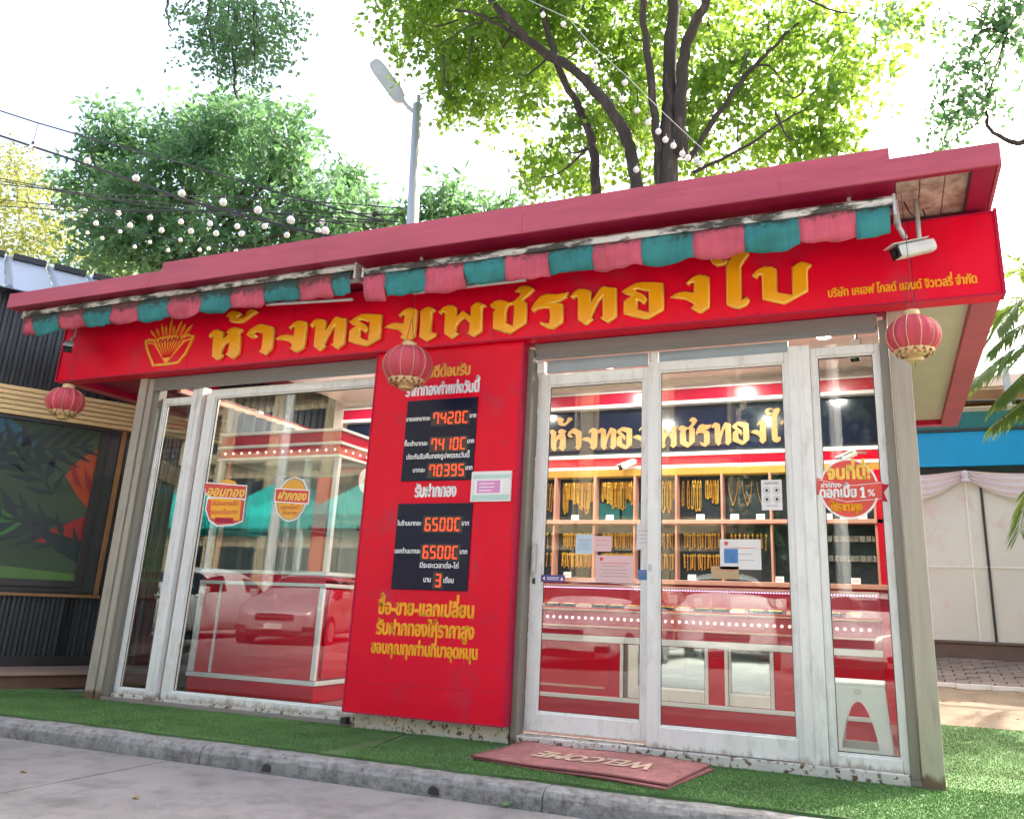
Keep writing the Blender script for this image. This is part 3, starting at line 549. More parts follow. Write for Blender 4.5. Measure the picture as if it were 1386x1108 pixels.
# fascia panel joints: thin cover strips
for x in (-.7, .85, 2.4, 3.95): rb('cover_strip', x, x+.004, -.6225, -.62, 3.006, 3.126, bevel=0)
# side beams and side soffits behind the sign
sbox('side_beam', 4.895, 5.035, .003, 3.22, 2.50, 2.985, m_='roof_red', bevel=.004); sbox('side_beam', -2.172, -2.04, .003, 3.22, 2.50, 2.985, m_='trim_red', bevel=.004)
sbox('side_soffit', 4.565, 4.893, .0, 3.2, 2.545, 2.56, m_='side_soffit'); sbox('side_soffit', -2.038, -1.336, .0, 3.2, 2.545, 2.56, m_='soffit_red')
sbox('rear_beam', -2.03, 4.89, 3.1, 3.2, 2.50, 2.98, m_='trim_red')
sbox('plinth_recess', 1.09, 2.20, .0, .028, -.005, .11, m_='sill'); sbox('pipe_end', 1.03, 1.07, -.05, .0, .02, .06, m_='dark')

# ---- the sign box with its letters
sign = empty('shop_sign', (1.43, -.06, 2.5), label='long red fascia sign with raised yellow Thai letters above the shop front', cat='sign')
def G_(o, p): o.parent = p; o.location = Vector(o.location)-Vector(p.location); return o
G_(box('sign_box', -2.172, 5.035, -.12, .0, 2.50, 2.985, 'sign_red', bevel=.003), sign)
for a in [(-2.176, 5.04, -.128, -.12, 2.497, 2.507), (-2.176, 5.04, -.128, -.12, 2.978, 2.988), (5.034, 5.05, -.135, -.02, 2.5, 3.0), (-2.19, -2.174, -.13, -.02, 2.5, 2.985)]: G_(box('sign_trim', *a, 'trim_red'), sign)
for x in (-.72, .3, 2.0, 3.63, 4.6): G_(box('sheet_joint', x, x+.004, -.1214, -.12, 2.508, 2.977, 'trim_red'), sign)
spans = [('ho', -.501, None), ('tho2', -.351, None), ('aa', -.116, None), ('ng', .168, .451), ('th', .475, .807), ('oo', .828, 1.109), ('ng', 1.143, 1.402), ('ee', 1.429, None), ('ph', 1.575, None), ('ch', 1.975, None), ('ro', 2.282, None), ('th', 2.555, None), ('oo', 2.907, None), ('ng', 3.224, 3.467), ('ai', 3.473, None), ('bo', 3.724, None)]
for gname, x0, x1 in spans:
    o_, hs = GLYPH[gname]; wd = max(p[0] for p in o_)/1000; s = 1 if x1 is None else (x1-x0)/wd
    bevel_letter('letter', [(x0+a/1000*s, 2.5+b/1000) for a, b in o_], [[(x0+a/1000*s, 2.5+b/1000) for a, b in h] for h in hs], -.12, .022, sign)
for ch in sign.children:
    if ch.name.startswith('letter'): ch.location = -Vector(sign.location)
sc = G_(MB().lathe([(0, -.003), (.006, -.002), (.007, 0)], 8).build('screw', 'trim_red'), sign); sc.rotation_euler = (R(-90), 0, 0)
xs_ = [-2.13+.42*k for k in range(18)]; first = True
for x in xs_:
    for z in (2.522, 2.962):
        o = sc if first else copy(sc, sign); first = False; o.location = Vector((x, -.1205, z))-Vector(sign.location)
# emblem: bowl, fan and rays
def ribbon(pts, wd, y, t, mb, closed=False, taper=False):
    n = len(pts)
    for k in range(n if closed else n-1):
        p, q = Vector(pts[k]), Vector(pts[(k+1) % n]); d = (q-p).normalized(); nn = Vector((-d.y, d.x))
        a, b = (wd*.25, wd) if taper else (wd, wd); ext = d*(0 if taper else wd*.6)
        mb.plate([tuple(p-nn*a-ext), tuple(q-nn*b+ext), tuple(q+nn*b+ext), tuple(p+nn*a-ext)], y, t+.0002*(k % 4))
pot = [(-1.089, 2.774), (-1.162, 2.788), (-1.193, 2.779), (-1.169, 2.717), (-1.116, 2.639), (-1.064, 2.562), (-.925, 2.559), (-.802, 2.565), (-.738, 2.635), (-.701, 2.722), (-.683, 2.774), (-.738, 2.793), (-.802, 2.776)]
mb = MB(); ribbon(pot, .010, -.12, .012, mb); ribbon([(-1.106, 2.748), (-1.162, 2.762)], .006, -.12, .011, mb); ribbon([(-.767, 2.746), (-.702, 2.758)], .006, -.12, .011, mb); emb = G_(mb.build('emblem', 'gold_line'), sign)
mb = MB().plate([(-1.106, 2.748), (-.934, 2.565), (-.767, 2.746), (-.813, 2.777), (-.864, 2.802), (-.951, 2.805), (-1.037, 2.802), (-1.079, 2.783)], -.12, .008); G_(mb.build('fan', 'gold_line'), sign)
mb = MB()
for k in range(9): a = -1.08+.037*k; ribbon([(a, 2.785-.004*abs(k-4)), (-.934+(a+.934)*.25, 2.62)], .0035, -.128, .004, mb)
G_(mb.build('fan_line', 'sign_red'), sign)
mb = MB()
for k in range(5): ribbon([(-1.05+.05*k, 2.75), (-1.03+.05*k, 2.78), (-1.01+.05*k, 2.75)], .004, -.1285, .003, mb)
G_(mb.build('scroll', 'trim_red'), sign)
for p, q in [((-1.081, 2.792), (-1.167, 2.874)), ((-1.056, 2.808), (-1.105, 2.887)), ((-1.012, 2.809), (-1.054, 2.919)), ((-.98, 2.808), (-1.003, 2.9)), ((-.945, 2.807), (-.95, 2.96)), ((-.905, 2.806), (-.91, 2.896)), ((-.879, 2.803), (-.839, 2.923)), ((-.834, 2.795), (-.792, 2.894)), ((-.808, 2.776), (-.714, 2.881))]:
    p, q = Vector(p), Vector(q); d = (q-p); n_ = Vector((-d.y, d.x)).normalized()*.011
    G_(MB().plate([tuple(p-n_*.3), tuple(p+d*.65-n_), tuple(q), tuple(p+d*.65+n_), tuple(p+n_*.3)], -.12, .01).build('ray', 'gold_line'), sign)
G_(text('company_line', 'บริษัท เคเอฟ โกลด์ แอนด์ จิวเวลรี่ จำกัด', 4.150, 4.917, 2.597, -.12, 'yellow', t=.004, bold=.0022, height=.042), sign)

# ---- price board
pb = empty('price_board', (1.63, -.05, .1), label='tall red gold price board with red LED digits beside the glass door', cat='price board')
G_(box('panel', 1.06, 2.208, -.078, .028, .105, 2.497, 'red_face', bevel=.004), pb)
for a in [(1.056, 1.068, -.083, .02, .1, 2.49), (2.2, 2.212, -.083, .02, .1, 2.49), (1.069, 2.199, -.083, .02, .098, .108)]: G_(box('edge_trim', *a, 'trim_red', bevel=.002), pb)
G_(box('lower_joint', 1.07, 2.198, -.0793, -.078, .285, .2875, 'trim_red'), pb)
YB = -.078
sc2 = None
for x in (1.085, 2.185):
    for k in range(7):
        if sc2 is None: sc2 = G_(MB().lathe([(0, -.003), (.005, -.002), (.006, 0)], 8).build('screw', 'trim_red'), pb); sc2.rotation_euler = (R(-90), 0, 0); o = sc2
        else: o = copy(sc2, pb)
        o.location = Vector((x, -.0785, .14+.37*k))-Vector(pb.location)
W_ = 'white_print'
d1 = G_(box('display', 1.349, 1.893, -.086, -.078, 1.572, 2.13, 'display', bevel=.002), pb); d2 = G_(box('display', 1.346, 1.905, -.086, -.078, .868, 1.4215, 'display', bevel=.002), pb)
YD = -.086
def dtext(par, t, x0, x1, z, h=.03, m_=W_, y=YD, b=.0012, nm='caption'):
    o = text(nm, t, x0, x1, z, y, m_, t=.0008, bold=b, height=h); o.parent = par; o.location = -Vector(par.location)-Vector(pb.location) if par is not pb else -Vector(pb.location); return o
SEG = {'0': 'abcdef', '1': 'bc', '2': 'abged', '3': 'abgcd', '4': 'fgbc', '5': 'afgcd', '6': 'afgedc', '7': 'abcf', '8': 'abcdefg', '9': 'abcdfg', 'C': 'adef', 'I': 'bc', 'S': 'afgcd', '7b': 'abc'}
def digits(par, s, x0, x1, z0, z1):
    n = len(s); w_ = (x1-x0)/n
    bx = box('digit_window', x0-.012, x1+.008, YD-.0006, YD, z0-.012, z1+.012, 'black'); bx.parent = par; bx.location = -Vector(par.location)-Vector(pb.location)
    for i, ch in enumerate(s):
        a = x0+w_*i+w_*.12; b = a+w_*.72; h = (z1-z0); m_ = (z0+z1)/2; t = .0075
        segs = {'a': (a+t*.6, b-t*.6, z1-t, z1), 'd': (a+t*.6, b-t*.6, z0, z0+t), 'g': (a+t*.6, b-t*.6, m_-t/2, m_+t/2), 'f': (a, a+t, m_+t*.5, z1-t*.5), 'b': (b-t, b, m_+t*.5, z1-t*.5), 'e': (a, a+t, z0+t*.5, m_-t*.5), 'c': (b-t, b, z0+t*.5, m_-t*.5)}
        mb = MB(); on = SEG.get(ch, '')
        for q in on: c_ = segs[q]; mb.box(c_[0], c_[1], YD-.002, YD-.0007, c_[2], c_[3])
        off = MB(); k_ = 0
        for q in 'abcdefg':
            if q not in on: c_ = segs[q]; off.box(c_[0], c_[1], YD-.0014, YD-.0007, c_[2], c_[3]); k_ += 1
        if on: o = mb.build('digit', 'led'); o.parent = par; o.location = -Vector(par.location)-Vector(pb.location)
        if k_: o = off.build('unlit_segment', 'led_dim'); o.parent = par; o.location = -Vector(par.location)-Vector(pb.location)
dtext(d1, 'ขายออกบาทละ', 1.352, 1.54, 1.998, .024); digits(d1, '7420C', 1.56, 1.838, 1.955, 2.035); dtext(d1, 'บาท', 1.842, 1.89, 2.0, .024)
dtext(d1, 'ซื้อเข้าบาทละ', 1.354, 1.534, 1.825, .024); digits(d1, '7410C', 1.56, 1.834, 1.775, 1.856); dtext(d1, 'บาท', 1.838, 1.886, 1.828, .024)
dtext(d1, 'ประกันรับคืนทองรูปพรรณวันนี้', 1.38, 1.859, 1.735, .027)
dtext(d1, 'บาทละ', 1.439, 1.532, 1.643, .024); digits(d1, '70395', 1.561, 1.834, 1.6, 1.678); dtext(d1, 'บาท', 1.838, 1.886, 1.65, .024)
dtext(d2, 'ในร้านบาทละ', 1.354, 1.535, 1.29, .024); digits(d2, '6500C', 1.56, 1.834, 1.243, 1.326); dtext(d2, 'บาท', 1.838, 1.888, 1.29, .024)
dtext(d2, 'นอกร้านบาทละ', 1.352, 1.545, 1.11, .024); digits(d2, '6500C', 1.56, 1.83, 1.066, 1.147); dtext(d2, 'บาท', 1.838, 1.888, 1.11, .024)
dtext(d2, 'มีระยะเวลาต่อ-ไถ่', 1.551, 1.833, 1.021, .026); dtext(d2, 'นาน', 1.586, 1.639, .932, .026); digits(d2, '3', 1.665, 1.722, .89, .97); dtext(d2, 'เดือน', 1.734, 1.805, .93, .026)
dtext(pb, 'ยินดีต้อนรับ', 1.44, 1.816, 2.325, .062, 'gold_line', YB, .0045, 'lettering'); dtext(pb, 'ราคาทองคำแท่งวันนี้', 1.326, 1.895, 2.2, .062, W_, YB, .0045, 'lettering')
dtext(pb, 'รับฝากทอง', 1.466, 1.773, 1.5, .064, W_, YB, .0045, 'lettering')
dtext(pb, 'ซื้อ-ขาย-แลกเปลี่ยน', 1.262, 1.956, .748, .072, 'yellow', YB, .0048, 'lettering'); dtext(pb, 'รับฝากทองให้ราคาสูง', 1.262, 1.967, .622, .07, 'yellow', YB, .0048, 'lettering'); dtext(pb, 'ขอบคุณทุกท่านที่มาอุดหนุน', 1.235, 1.998, .5, .06, 'yellow', YB, .0042, 'lettering')
# small pale notice on the board
nt = empty('notice_panel', (2.03, -.08, 1.52), label='small pale green notice with pink card fixed to the red price board', cat='notice')
G_(box('panel', 1.889, 2.174, -.095, -.079, 1.427, 1.623, 'white', bevel=.003), nt); M['mint'] = mat('mint', (.45, .66, .56), .5, var=.1); M['pinkcard'] = mat('pink_card', (.65, .25, .5), .5)
G_(box('lower_band', 1.90, 2.165, -.0962, -.095, 1.437, 1.47, 'mint'), nt); G_(box('upper_band', 1.9, 2.165, -.0962, -.095, 1.575, 1.6, 'mint'), nt)
G_(box('card_border', 1.918, 2.118, -.0965, -.095, 1.455+.016, 1.572, 'white_print'), nt); G_(box('card', 1.935, 2.10, -.098, -.0965, 1.482, 1.562, 'pinkcard'), nt)
for k in range(3): G_(box('print_line', 1.95, 2.06-.02*(k == 0), -.0985, -.098, 1.495+.022*k, 1.501+.022*k, 'white_print'), nt)

# ---- awnings
def awning(x0, x1, bounds, first_pink, slope, label, drop=.2, ztop=2.985):
    a = empty('awning', ((x0+x1)/2, -.45, ztop), label=label, cat='awning', group='retractable awnings over the sign')
    def A(o): return G_(o, a)
    dz = lambda x: ztop+slope*(x-x0)
    mb = MB(); n = 40
    for k in range(n+1):
        x = x0+(x1-x0)*k/n; z = dz(x); mb.v += [(x, -.52, z-.03), (x, -.535, z-.004), (x, -.52, z+.016), (x, -.40, z+.018), (x, -.385, z-.03)]
    for k in range(n):
        for j in range(5): mb.f.append((k*5+j, k*5+(j+1) % 5, (k+1)*5+(j+1) % 5, (k+1)*5+j)); mb.mi.append(0)
    mb.f += [(4, 3, 2, 1, 0), tuple(n*5+q for q in range(5))]; mb.mi += [0, 0]
    A(mb.build('cassette', 'awn_case'))
    A(MB().tube([(x0+.02, -.44, dz(x0)-.07), (x1-.02, -.44, dz(x1)-.07)], .022, 10).build('roller', 'bar', smooth=True))
    A(box('end_bracket', x1-.004, x1+.012, -.535, -.38, dz(x1)-.1, dz(x1)+.022, 'bar', bevel=.003)); A(box('end_bracket', x0-.012, x0+.004, -.53, -.38, dz(x0)-.05, dz(x0)+.02, 'bar', bevel=.003))
    # hanging striped valance with scalloped hem
    mb = MB(); nz = 7; cols = []; pink = first_pink
    for i in range(len(bounds)-1):
        b0, b1 = bounds[i], bounds[i+1]; m_ = max(3, int((b1-b0)/.03)); base = len(mb.v)
        for j in range(m_+1):
            u = j/m_; x = b0+(b1-b0)*u; full = (b1-b0) > .22
            hem = dz(x)-.03-drop-.012*math.sin(i*2.7+b0)+.013*(1-math.sin(PI*(u if full else u*.5+.25)))+.010*math.sin(x*3.1)+.006*math.sin(x*17)+.004*math.sin(x*41)
            for k in range(nz+1):
                t = k/nz; z = dz(x)-.028+(hem-dz(x)+.028)*t
                y = -.512-.022*math.sin(PI*t)*(.6+.4*math.sin(x*7))+.014*t*math.sin(x*19+t*3)+.007*t*math.sin(x*53+t*5)+.006*math.sin(t*9+x*13)+.03*t*t
                mb.v.append((x+.006*t*math.sin(x*11), y, z))
        for j in range(m_):
            for k in range(nz):
                q = base+j*(nz+1)+k; mb.f.append((q, q+1, q+nz+2, q+nz+1)); mb.mi.append(1 if pink else 0)
        pink = not pink
    o = A(mb.build('valance', ['awn_teal', 'awn_pink'], smooth=True)); so = o.modifiers.new('s', 'SOLIDIFY'); so.thickness = .0015
    return a
aw1 = awning(-2.17, 1.12, [-2.165, -2.06, -1.75, -1.46, -1.17, -.88, -.56, -.26, .03, .34, .64, .93, 1.09], True, .003, 'left retracted awning with striped teal and pink valance, its pale cassette streaked with mould', .168, 2.985)
aw2 = awning(1.19, 4.52, [1.2, 1.36, 1.67, 1.96, 2.25, 2.545, 2.84, 3.14, 3.445, 3.74, 4.035, 4.33, 4.50], True, .0, 'right retracted awning with striped teal and pink valance, longer and hanging lower over the letters', .168, 2.945)
for a, x0 in ((aw1, -1.9), (aw1, .7), (aw2, 1.6), (aw2, 4.3)): G_(MB().tube([(x0, -.46, 2.97), (x0, -.46, 3.02)], .012, 6).build('hanger', 'bar'), a)
G_(MB().tube([(.3, -.43, 2.83), (1.0, -.36, 2.82)], .012, 6).build('folding_arm', 'bar'), aw1); G_(MB().tube([(1.55, -.44, 2.775), (2.35, -.40, 2.79)], .012, 6).build('folding_arm', 'bar'), aw2)
G_(MB().tube([(4.53, -.42, 2.98), (4.54, -.42, 2.82), (4.57, -.36, 2.78)], .014, 8).build('folding_arm', 'bar'), aw2)

# ---- lanterns
def lantern(x, z, r, label, y=-.45, top=3.0, hook_x=0, tilt=0):
    L0 = empty('paper_lantern', (x, y, z), label=label, cat='lantern', group='red lanterns hanging along the eaves')
    prof = [(r*math.cos(a)*.98+.0, r*.82*math.sin(a)) for a in [R(-62+124*k/14) for k in range(15)]]
    MB().lathe(prof, 64, lobes=16, depth=.07).build('shade', 'lantern', L0, smooth=True)
    for k in range(12):
        q = 2*PI*(k+.5)/12
        MB().tube([((p_[0]*.955+.004)*math.cos(q), (p_[0]*.955+.004)*math.sin(q), p_[1]) for p_ in prof], .0022, 4).build('rib_cord', 'lantern_gold', L0)
    rt = prof[-1][0]; zt = prof[-1][1]
    MB().lathe([(0, zt+.035), (rt*.62, zt+.035), (rt*.66, zt+.02), (rt*.66, zt+.004), (rt*1.02, zt-.002)], 28).build('top_cap', 'lantern_gold', L0, smooth=False)
    MB().lathe([(0, -zt-.035), (rt*.6, -zt-.035), (rt*.66, -zt-.026), (rt*.62, -zt-.004), (rt*.95, -zt+.002)], 28).build('bottom_cap', 'lantern_gold', L0)
    mb = MB(); n = 14
    for k in range(n):   # gold petal collar round the lower third
        q = 2*PI*k/n
        for dq, zz, s in ((0, -.60, .022), (.22, -.68, .018)):
            a = math.asin(max(-1, zz/.82)) if abs(zz) < .82 else -1; rr = r*math.cos(a)+.001; cx, cy, cz = rr*math.cos(q+dq), rr*math.sin(q+dq), r*zz
            tx, ty = -math.sin(q+dq), math.cos(q+dq); s = s*r/.14
            mb.add([(cx+tx*s, cy+ty*s, cz), (cx, cy, cz+s*.8), (cx-tx*s, cy-ty*s, cz), (cx*.95, cy*.95, cz-s*.9), (cx*1.03, cy*1.03, cz)], [(0, 1, 4), (1, 2, 4), (2, 3, 4), (3, 0, 4)])
    o = mb.build('petal_collar', 'lantern_gold', L0); so = o.modifiers.new('s', 'SOLIDIFY'); so.thickness = .003
    h = zt+.035
    MB().tube([(-rt*.4, 0, h-.01), (-.006, 0, h+.15), (0, 0, h+.17), (.006, 0, h+.15), (rt*.4, 0, h-.01)], .0018, 4).build('wire_bail', 'wire', L0)
    MB().tube([(0, 0, h+.165), (.01, 0, h+.2), (hook_x, 0, top-z)], .0018, 4).build('hanging_wire', 'wire', L0)
    MB().tube([(0, 0, -h+.005), (.001, 0, -h-.03)], .0015, 4).build('tassel_string', 'wire', L0)
    return L0
lantern(1.56, 2.262, .168, 'largest red lantern, hanging in front of the price board below the sign letters')
lantern(4.563, 2.193, .138, 'red lantern with bright gold ribs hanging at the right corner under the camera')
lantern(-1.56, 2.205, .143, 'faded red lantern hanging at the left corner in front of the dark cladding')

# ---- cctv
def cctv(x, y, z, rz, pitch, label, s=1.0, stem=None, cat='security camera', body='cctv'):
    e = empty('security_camera', (x, y, z), rz, label=label, cat=cat)
    e.rotation_euler = (0, 0, rz)
    mb = MB(); n = 12; v = []; prof = [(-.10, .6), (-.095, .95), (.06, 1.0), (.085, .98), (.1, .9)]
    for (yy, k_) in prof:
        for k in range(n):
            q = 2*PI*k/n; cx = math.copysign(abs(math.cos(q))**.6, math.cos(q))*.036*k_; cz = math.copysign(abs(math.sin(q))**.6, math.sin(q))*.032*k_; v.append((cx, -yy, cz))
    mb.add(v, [(a*n+b, a*n+(b+1) % n, (a+1)*n+(b+1) % n, (a+1)*n+b) for a in range(4) for b in range(n)]+[tuple(range(n)), tuple(4*n+q for q in range(n))[::-1]])
    rot = Matrix.Rotation(pitch, 4, 'X'); T_ = lambda mb_: [tuple(rot @ Vector(q)*s) for q in mb_.v]
    mb.v = T_(mb); mb.build('housing', body, e, smooth=False)
    g2 = MB().box(-.033, .033, -.108, -.1, -.028, .028); g2.v = T_(g2); g2.build('front_glass', 'lens', e, bevel=.004)
    g2 = MB().lathe([(0, 0), (.014, 0), (.016, .006)], 14); g2.v = [tuple(rot @ Vector((q[0], -.110-q[2], q[1]))*s) for q in g2.v]; g2.build('lens', 'black', e)
    g2 = MB().box(-.038, .038, -.13, .07, .034, .038); g2.v = T_(g2); g2.build('sun_hood', body, e, bevel=.003)
    if stem: MB().tube([Vector((0, .03, .03))*s]+[Vector(q) for q in stem], .011*s, 8).build('bracket', 'bar', e, smooth=True)
    return e
cctv(4.61, -.35, 2.715, R(-58), R(18), 'white bullet security camera hanging above the right lantern', 1.15, [(0, .035, .1), (0, .035, .30)])
cctv(-1.79, -.35, 2.715, R(50), R(28), 'small bullet security camera above the left lantern, aimed at the street', .95, [(0, .04, .08), (.02, .05, .10), (.02, .05, .29)])
o = MB().tube([(4.58, -.33, 3.01), (4.60, -.36, 2.93), (4.66, -.3, 2.88), (4.69, -.25, 2.93), (4.68, -.2, 3.01)], .004, 5).build('camera_cable', 'wire'); tag(o, 'thin dark cable looping from the roof edge to the right security camera', 'cable')
# ================================================================ INSIDE THE SHOP
def T(o, label, cat, group=None): return tag(o, label, cat, group)
def lamp(x, y, z, e, size=.25, par=None):
    ld = bpy.data.lights.new('downlight_lamp', 'AREA'); ld.shape = 'DISK'; ld.size = size; ld.energy = e; ld.color = (1, .94, .86); o = bpy.data.objects.new('downlight_lamp', ld); C.objects.link(o); o.location = (x, y, z)
    if par: o.parent = par
for i, (x, y) in enumerate([(-.72, 1.9), (-.2, .75), (.9, 1.5), (2.1, .8), (2.15, 1.9), (3.25, .8), (3.2, 1.9), (4.02, 1.55)]):
    d = S(MB().lathe([(.075, 0), (.075, -.008), (.055, -.01)], 20, c=(x, y, 2.9)).build('downlight', 'white'))
    g_ = MB().lathe([(.0, -.004), (.055, -.006)], 20, c=(x, y, 2.9)).build('glowing_disc', 'down'); g_.parent = d
    lamp(x, y, 2.88, 5.2, .12)
# back wall dressing (parts of the shop)
yb = 2.555
def bk(name, x0, x1, z0, z1, m_, d=.02, **k): return S(box(name, x0, x1, yb-d, yb+.004, z0, z1, m_, **k))
bk('cornice_band', -1.1, 4.44, 2.69, 2.795, 'int_mag', .10); bk('cornice_trim', -1.1, 4.44, 2.797, 2.81, 'white', .11); bk('cornice_trim', -1.1, 4.44, 2.655, 2.688, 'white', .11)
bk('trim_rail', -1.1, 4.44, 2.165, 2.20, 'white', .12, bevel=.004); bk('red_band', -1.1, 4.44, 2.085, 2.163, 'int_red', .11); bk('trim_rail', -1.1, 4.44, 2.052, 2.083, 'white', .13, bevel=.004)
ib = empty('wall_sign', (2.9, 2.55, 2.2), label='dark blue board with gold Thai lettering on the back wall above the shelves', cat='sign')
G_(box('board', -1.09, 4.43, 2.53, 2.55, 2.202, 2.653, 'navy'), ib)
G_(box('lower_strip', -1.09, 4.43, 2.518, 2.529, 2.203, 2.235, 'velvet'), ib)  # plain dark teal strip along the foot of the board
sx = .955*(3.66-1.33)/(3.71+.50)
for gname, x0, x1 in spans:
    o_, hs = GLYPH[gname]; wd = max(p[0] for p in o_)/1000; s = 1 if x1 is None else (x1-x0)/wd; X0 = 1.33+(x0+.50)*sx
    zf = lambda b: 2.255+(b/1000-.035)*.86
    mb = MB().plate([(X0+a/1000*s*sx*1.08, zf(b)) for a, b in o_], 2.529, .014, [[(X0+a/1000*s*sx*1.08, zf(b)) for a, b in h] for h in hs]); G_(mb.build('letter', 'gold_letter'), ib)
# wall cabinet with two rows of compartments
cab = empty('display_cabinet', (2.0, 2.5, 1.04), label='long wall cabinet of rose wood compartments lined in dark velvet and hung with gold', cat='cabinet')
G_(box('back_panel', -1.08, 4.40, 2.50, 2.545, 1.04, 2.03, 'velvet'), cab)
G_(box('light_strip', -1.08, 4.40, 2.40, 2.50, 1.985, 2.045, 'gold_strip', bevel=.003), cab)
G_(box('shelf', -1.08, 4.40, 2.36, 2.499, 1.545, 1.58, 'rose', bevel=.003), cab); G_(box('ledge', -1.08, 4.40, 2.30, 2.499, 1.02, 1.06, 'rose', bevel=.004), cab)
px_ = [-.8, -.42, -.03, .35, .73, 1.11, 1.48, 1.875, 2.262, 2.647, 3.055, 3.47, 3.87, 4.30]
for x in px_: G_(box('divider', x-.009, x+.009, 2.38, 2.499, 1.061, 1.544, 'rose'), cab); G_(box('divider', x-.009, x+.009, 2.38, 2.499, 1.581, 1.984, 'rose'), cab)
G_(box('end_panel', 4.31, 4.40, 2.36, 2.499, 1.061, 1.984, 'int_red'), cab)
G_(box('lower_cupboard', -1.08, 4.40, 2.40, 2.54, .03, 1.018, 'int_red'), cab)
for k, x in enumerate([.5, .75, 2.0, 2.2]): G_(box('velvet_pad', x-.11, x+.11, 2.493, 2.4995, 1.6, 1.75, 'teal_band'), cab)
# necklaces
def chain_mesh(L_, w_, kind):
    mb = MB()
    if kind == 'v': path = [(-w_, 0, 0), (-w_*.8, 0, -L_*.45), (-w_*.35, 0, -L_*.85), (0, 0, -L_), (w_*.35, 0, -L_*.85), (w_*.8, 0, -L_*.45), (w_, 0, 0)]; r = .0025
    else: path = [(-w_*.35, 0, 0)]+[(-w_, -.002, -L_*.3), (-w_, -.002, -L_*.9), (-w_*.5, -.002, -L_*.98), (0, -.002, -L_), (w_*.5, -.002, -L_*.98), (w_, -.002, -L_*.9), (w_, -.002, -L_*.3), (w_*.35, 0, 0)]; r = .0034
    P2 = []
    for a, b in zip(path, path[1:]):
        for k in range(4): t = k/4; P2.append(tuple(Vector(a)*(1-t)+Vector(b)*t))
    P2.append(path[-1]); mb.tube(P2, [r*(1+.35*(i % 2)) for i in range(len(P2))], 4)
    if kind == 'v': mb.add([(-.008, -.004, -L_), (0, -.006, -L_-.014), (.008, -.004, -L_), (0, -.006, -L_+.01)], [(0, 1, 2, 3)])
    return mb
protos = [chain_mesh(l, w_, 'u') for l, w_ in ((.20, .006), (.24, .008), (.27, .010), (.17, .007))]
pm = [p.build('neck_chain', 'gold').data for p in protos]
vmesh = chain_mesh(.2, .042, 'v').build('fine_necklace', 'gold').data
for o in [o for o in C.objects if o.name.startswith(('neck_chain', 'fine_necklace'))]: bpy.data.objects.remove(o)
cells = [(-.79, -.43, 0), (-.41, -.04, 0), (-.02, .34, 0), (.36, .72, 0), (.74, 1.1, 0), (1.12, 1.47, 0), (1.50, 1.86, 1), (1.89, 2.25, 1), (2.275, 2.635, 1), (2.66, 3.04, 1), (3.07, 3.455, 1), (3.485, 3.86, 1), (3.885, 4.285, 1)]
ORD = ['first', 'second', 'third', 'fourth', 'fifth', 'sixth', 'seventh', 'eighth', 'ninth', 'tenth', 'eleventh', 'twelfth', 'thirteenth', 'fourteenth', 'fifteenth', 'sixteenth', 'seventeenth', 'eighteenth', 'nineteenth', 'twentieth', 'twenty first', 'twenty second', 'last']
where = ['first', 'second', 'third', 'fourth', 'fifth', 'sixth', 'seventh', 'eighth', 'ninth', 'tenth', 'eleventh', 'twelfth', 'last']
def placeit(me, name, x, z, label, cat, group, y=2.49, rz=0):
    o = bpy.data.objects.new(name, me); C.objects.link(o); o.location = (x, y, z); o.rotation_euler = (0, 0, rz); return tag(o, label, cat, group)
for ci, (a, b, vis) in enumerate(cells):
    cn = where[ci]
    if ci == 10:
        for k in range(3): placeit(vmesh, 'fine_necklace', a+.065+.125*k, 1.925, '%s fine gold necklace spread in a V on the top shelf' % ('left', 'middle', 'right')[k], 'necklace', 'V shaped necklaces in the top row')
        continue
    n = {6: 23, 7: 22, 8: 13, 9: 15, 11: 4, 12: 2}.get(ci, 9); k = 0
    for k in range(n):
        u = (k+.5)/n; ln = (k//4+ci) % 4
        if ci in (9, 8) and rnd.random() < .15: continue
        x = a+.02+(b-a-.04)*u+rnd.uniform(-.003, .003)
        o = placeit(pm[ln], 'neck_chain', x, 1.945, '%s gold neck chain from the left in the %s upper compartment' % (ORD[k], cn), 'necklace', 'neck chains in the %s upper compartment' % cn, y=2.488-.004*(k % 3)); o.rotation_euler = (0, R(rnd.uniform(-2, 2)), R(rnd.uniform(-50, 50))); o.scale = (1, 1, rnd.uniform(.92, 1.1))
bmesh_ = []
for L_, r in ((.125, .0042), (.115, .006), (.135, .0035)):
    mb = MB(); P2 = [(.0015*math.sin(i*2), 0, -L_*i/12) for i in range(13)]; mb.tube(P2, [r*(1+.4*(i % 2)) for i in range(13)], 5); mb.box(-.009, .009, -.006, .002, -.012, .002); mb.box(-.003, .003, -.004, .002, 0, .012)
    o = mb.build('bracelet', 'gold'); bmesh_.append(o.data); bpy.data.objects.remove(o)
for ci, (a, b, vis) in enumerate(cells):
    if ci in (11,) or ci < 4: continue
    for row, zt in ((0, 1.462), (1, 1.282)):
        n = {6: 19, 7: 18, 8: 12, 9: 14, 10: 9, 12: 0}.get(ci, 7)
        if ci == 10 and row: continue
        for k in range(n):
            x = a+.03+(b-a-.06)*(k+.5)/n+rnd.uniform(-.006, .006)
            o = placeit(bmesh_[(k+row) % 3], 'bracelet', x, zt+rnd.uniform(-.004, .004), '%s gold bracelet from the left, %s row of the %s lower compartment' % (ORD[k], ('top', 'bottom')[row], where[ci]), 'bracelet', 'bracelets in the %s row of the %s lower compartment' % (('top', 'bottom')[row], where[ci])); o.rotation_euler = (0, R(rnd.uniform(-3, 3)), 0)
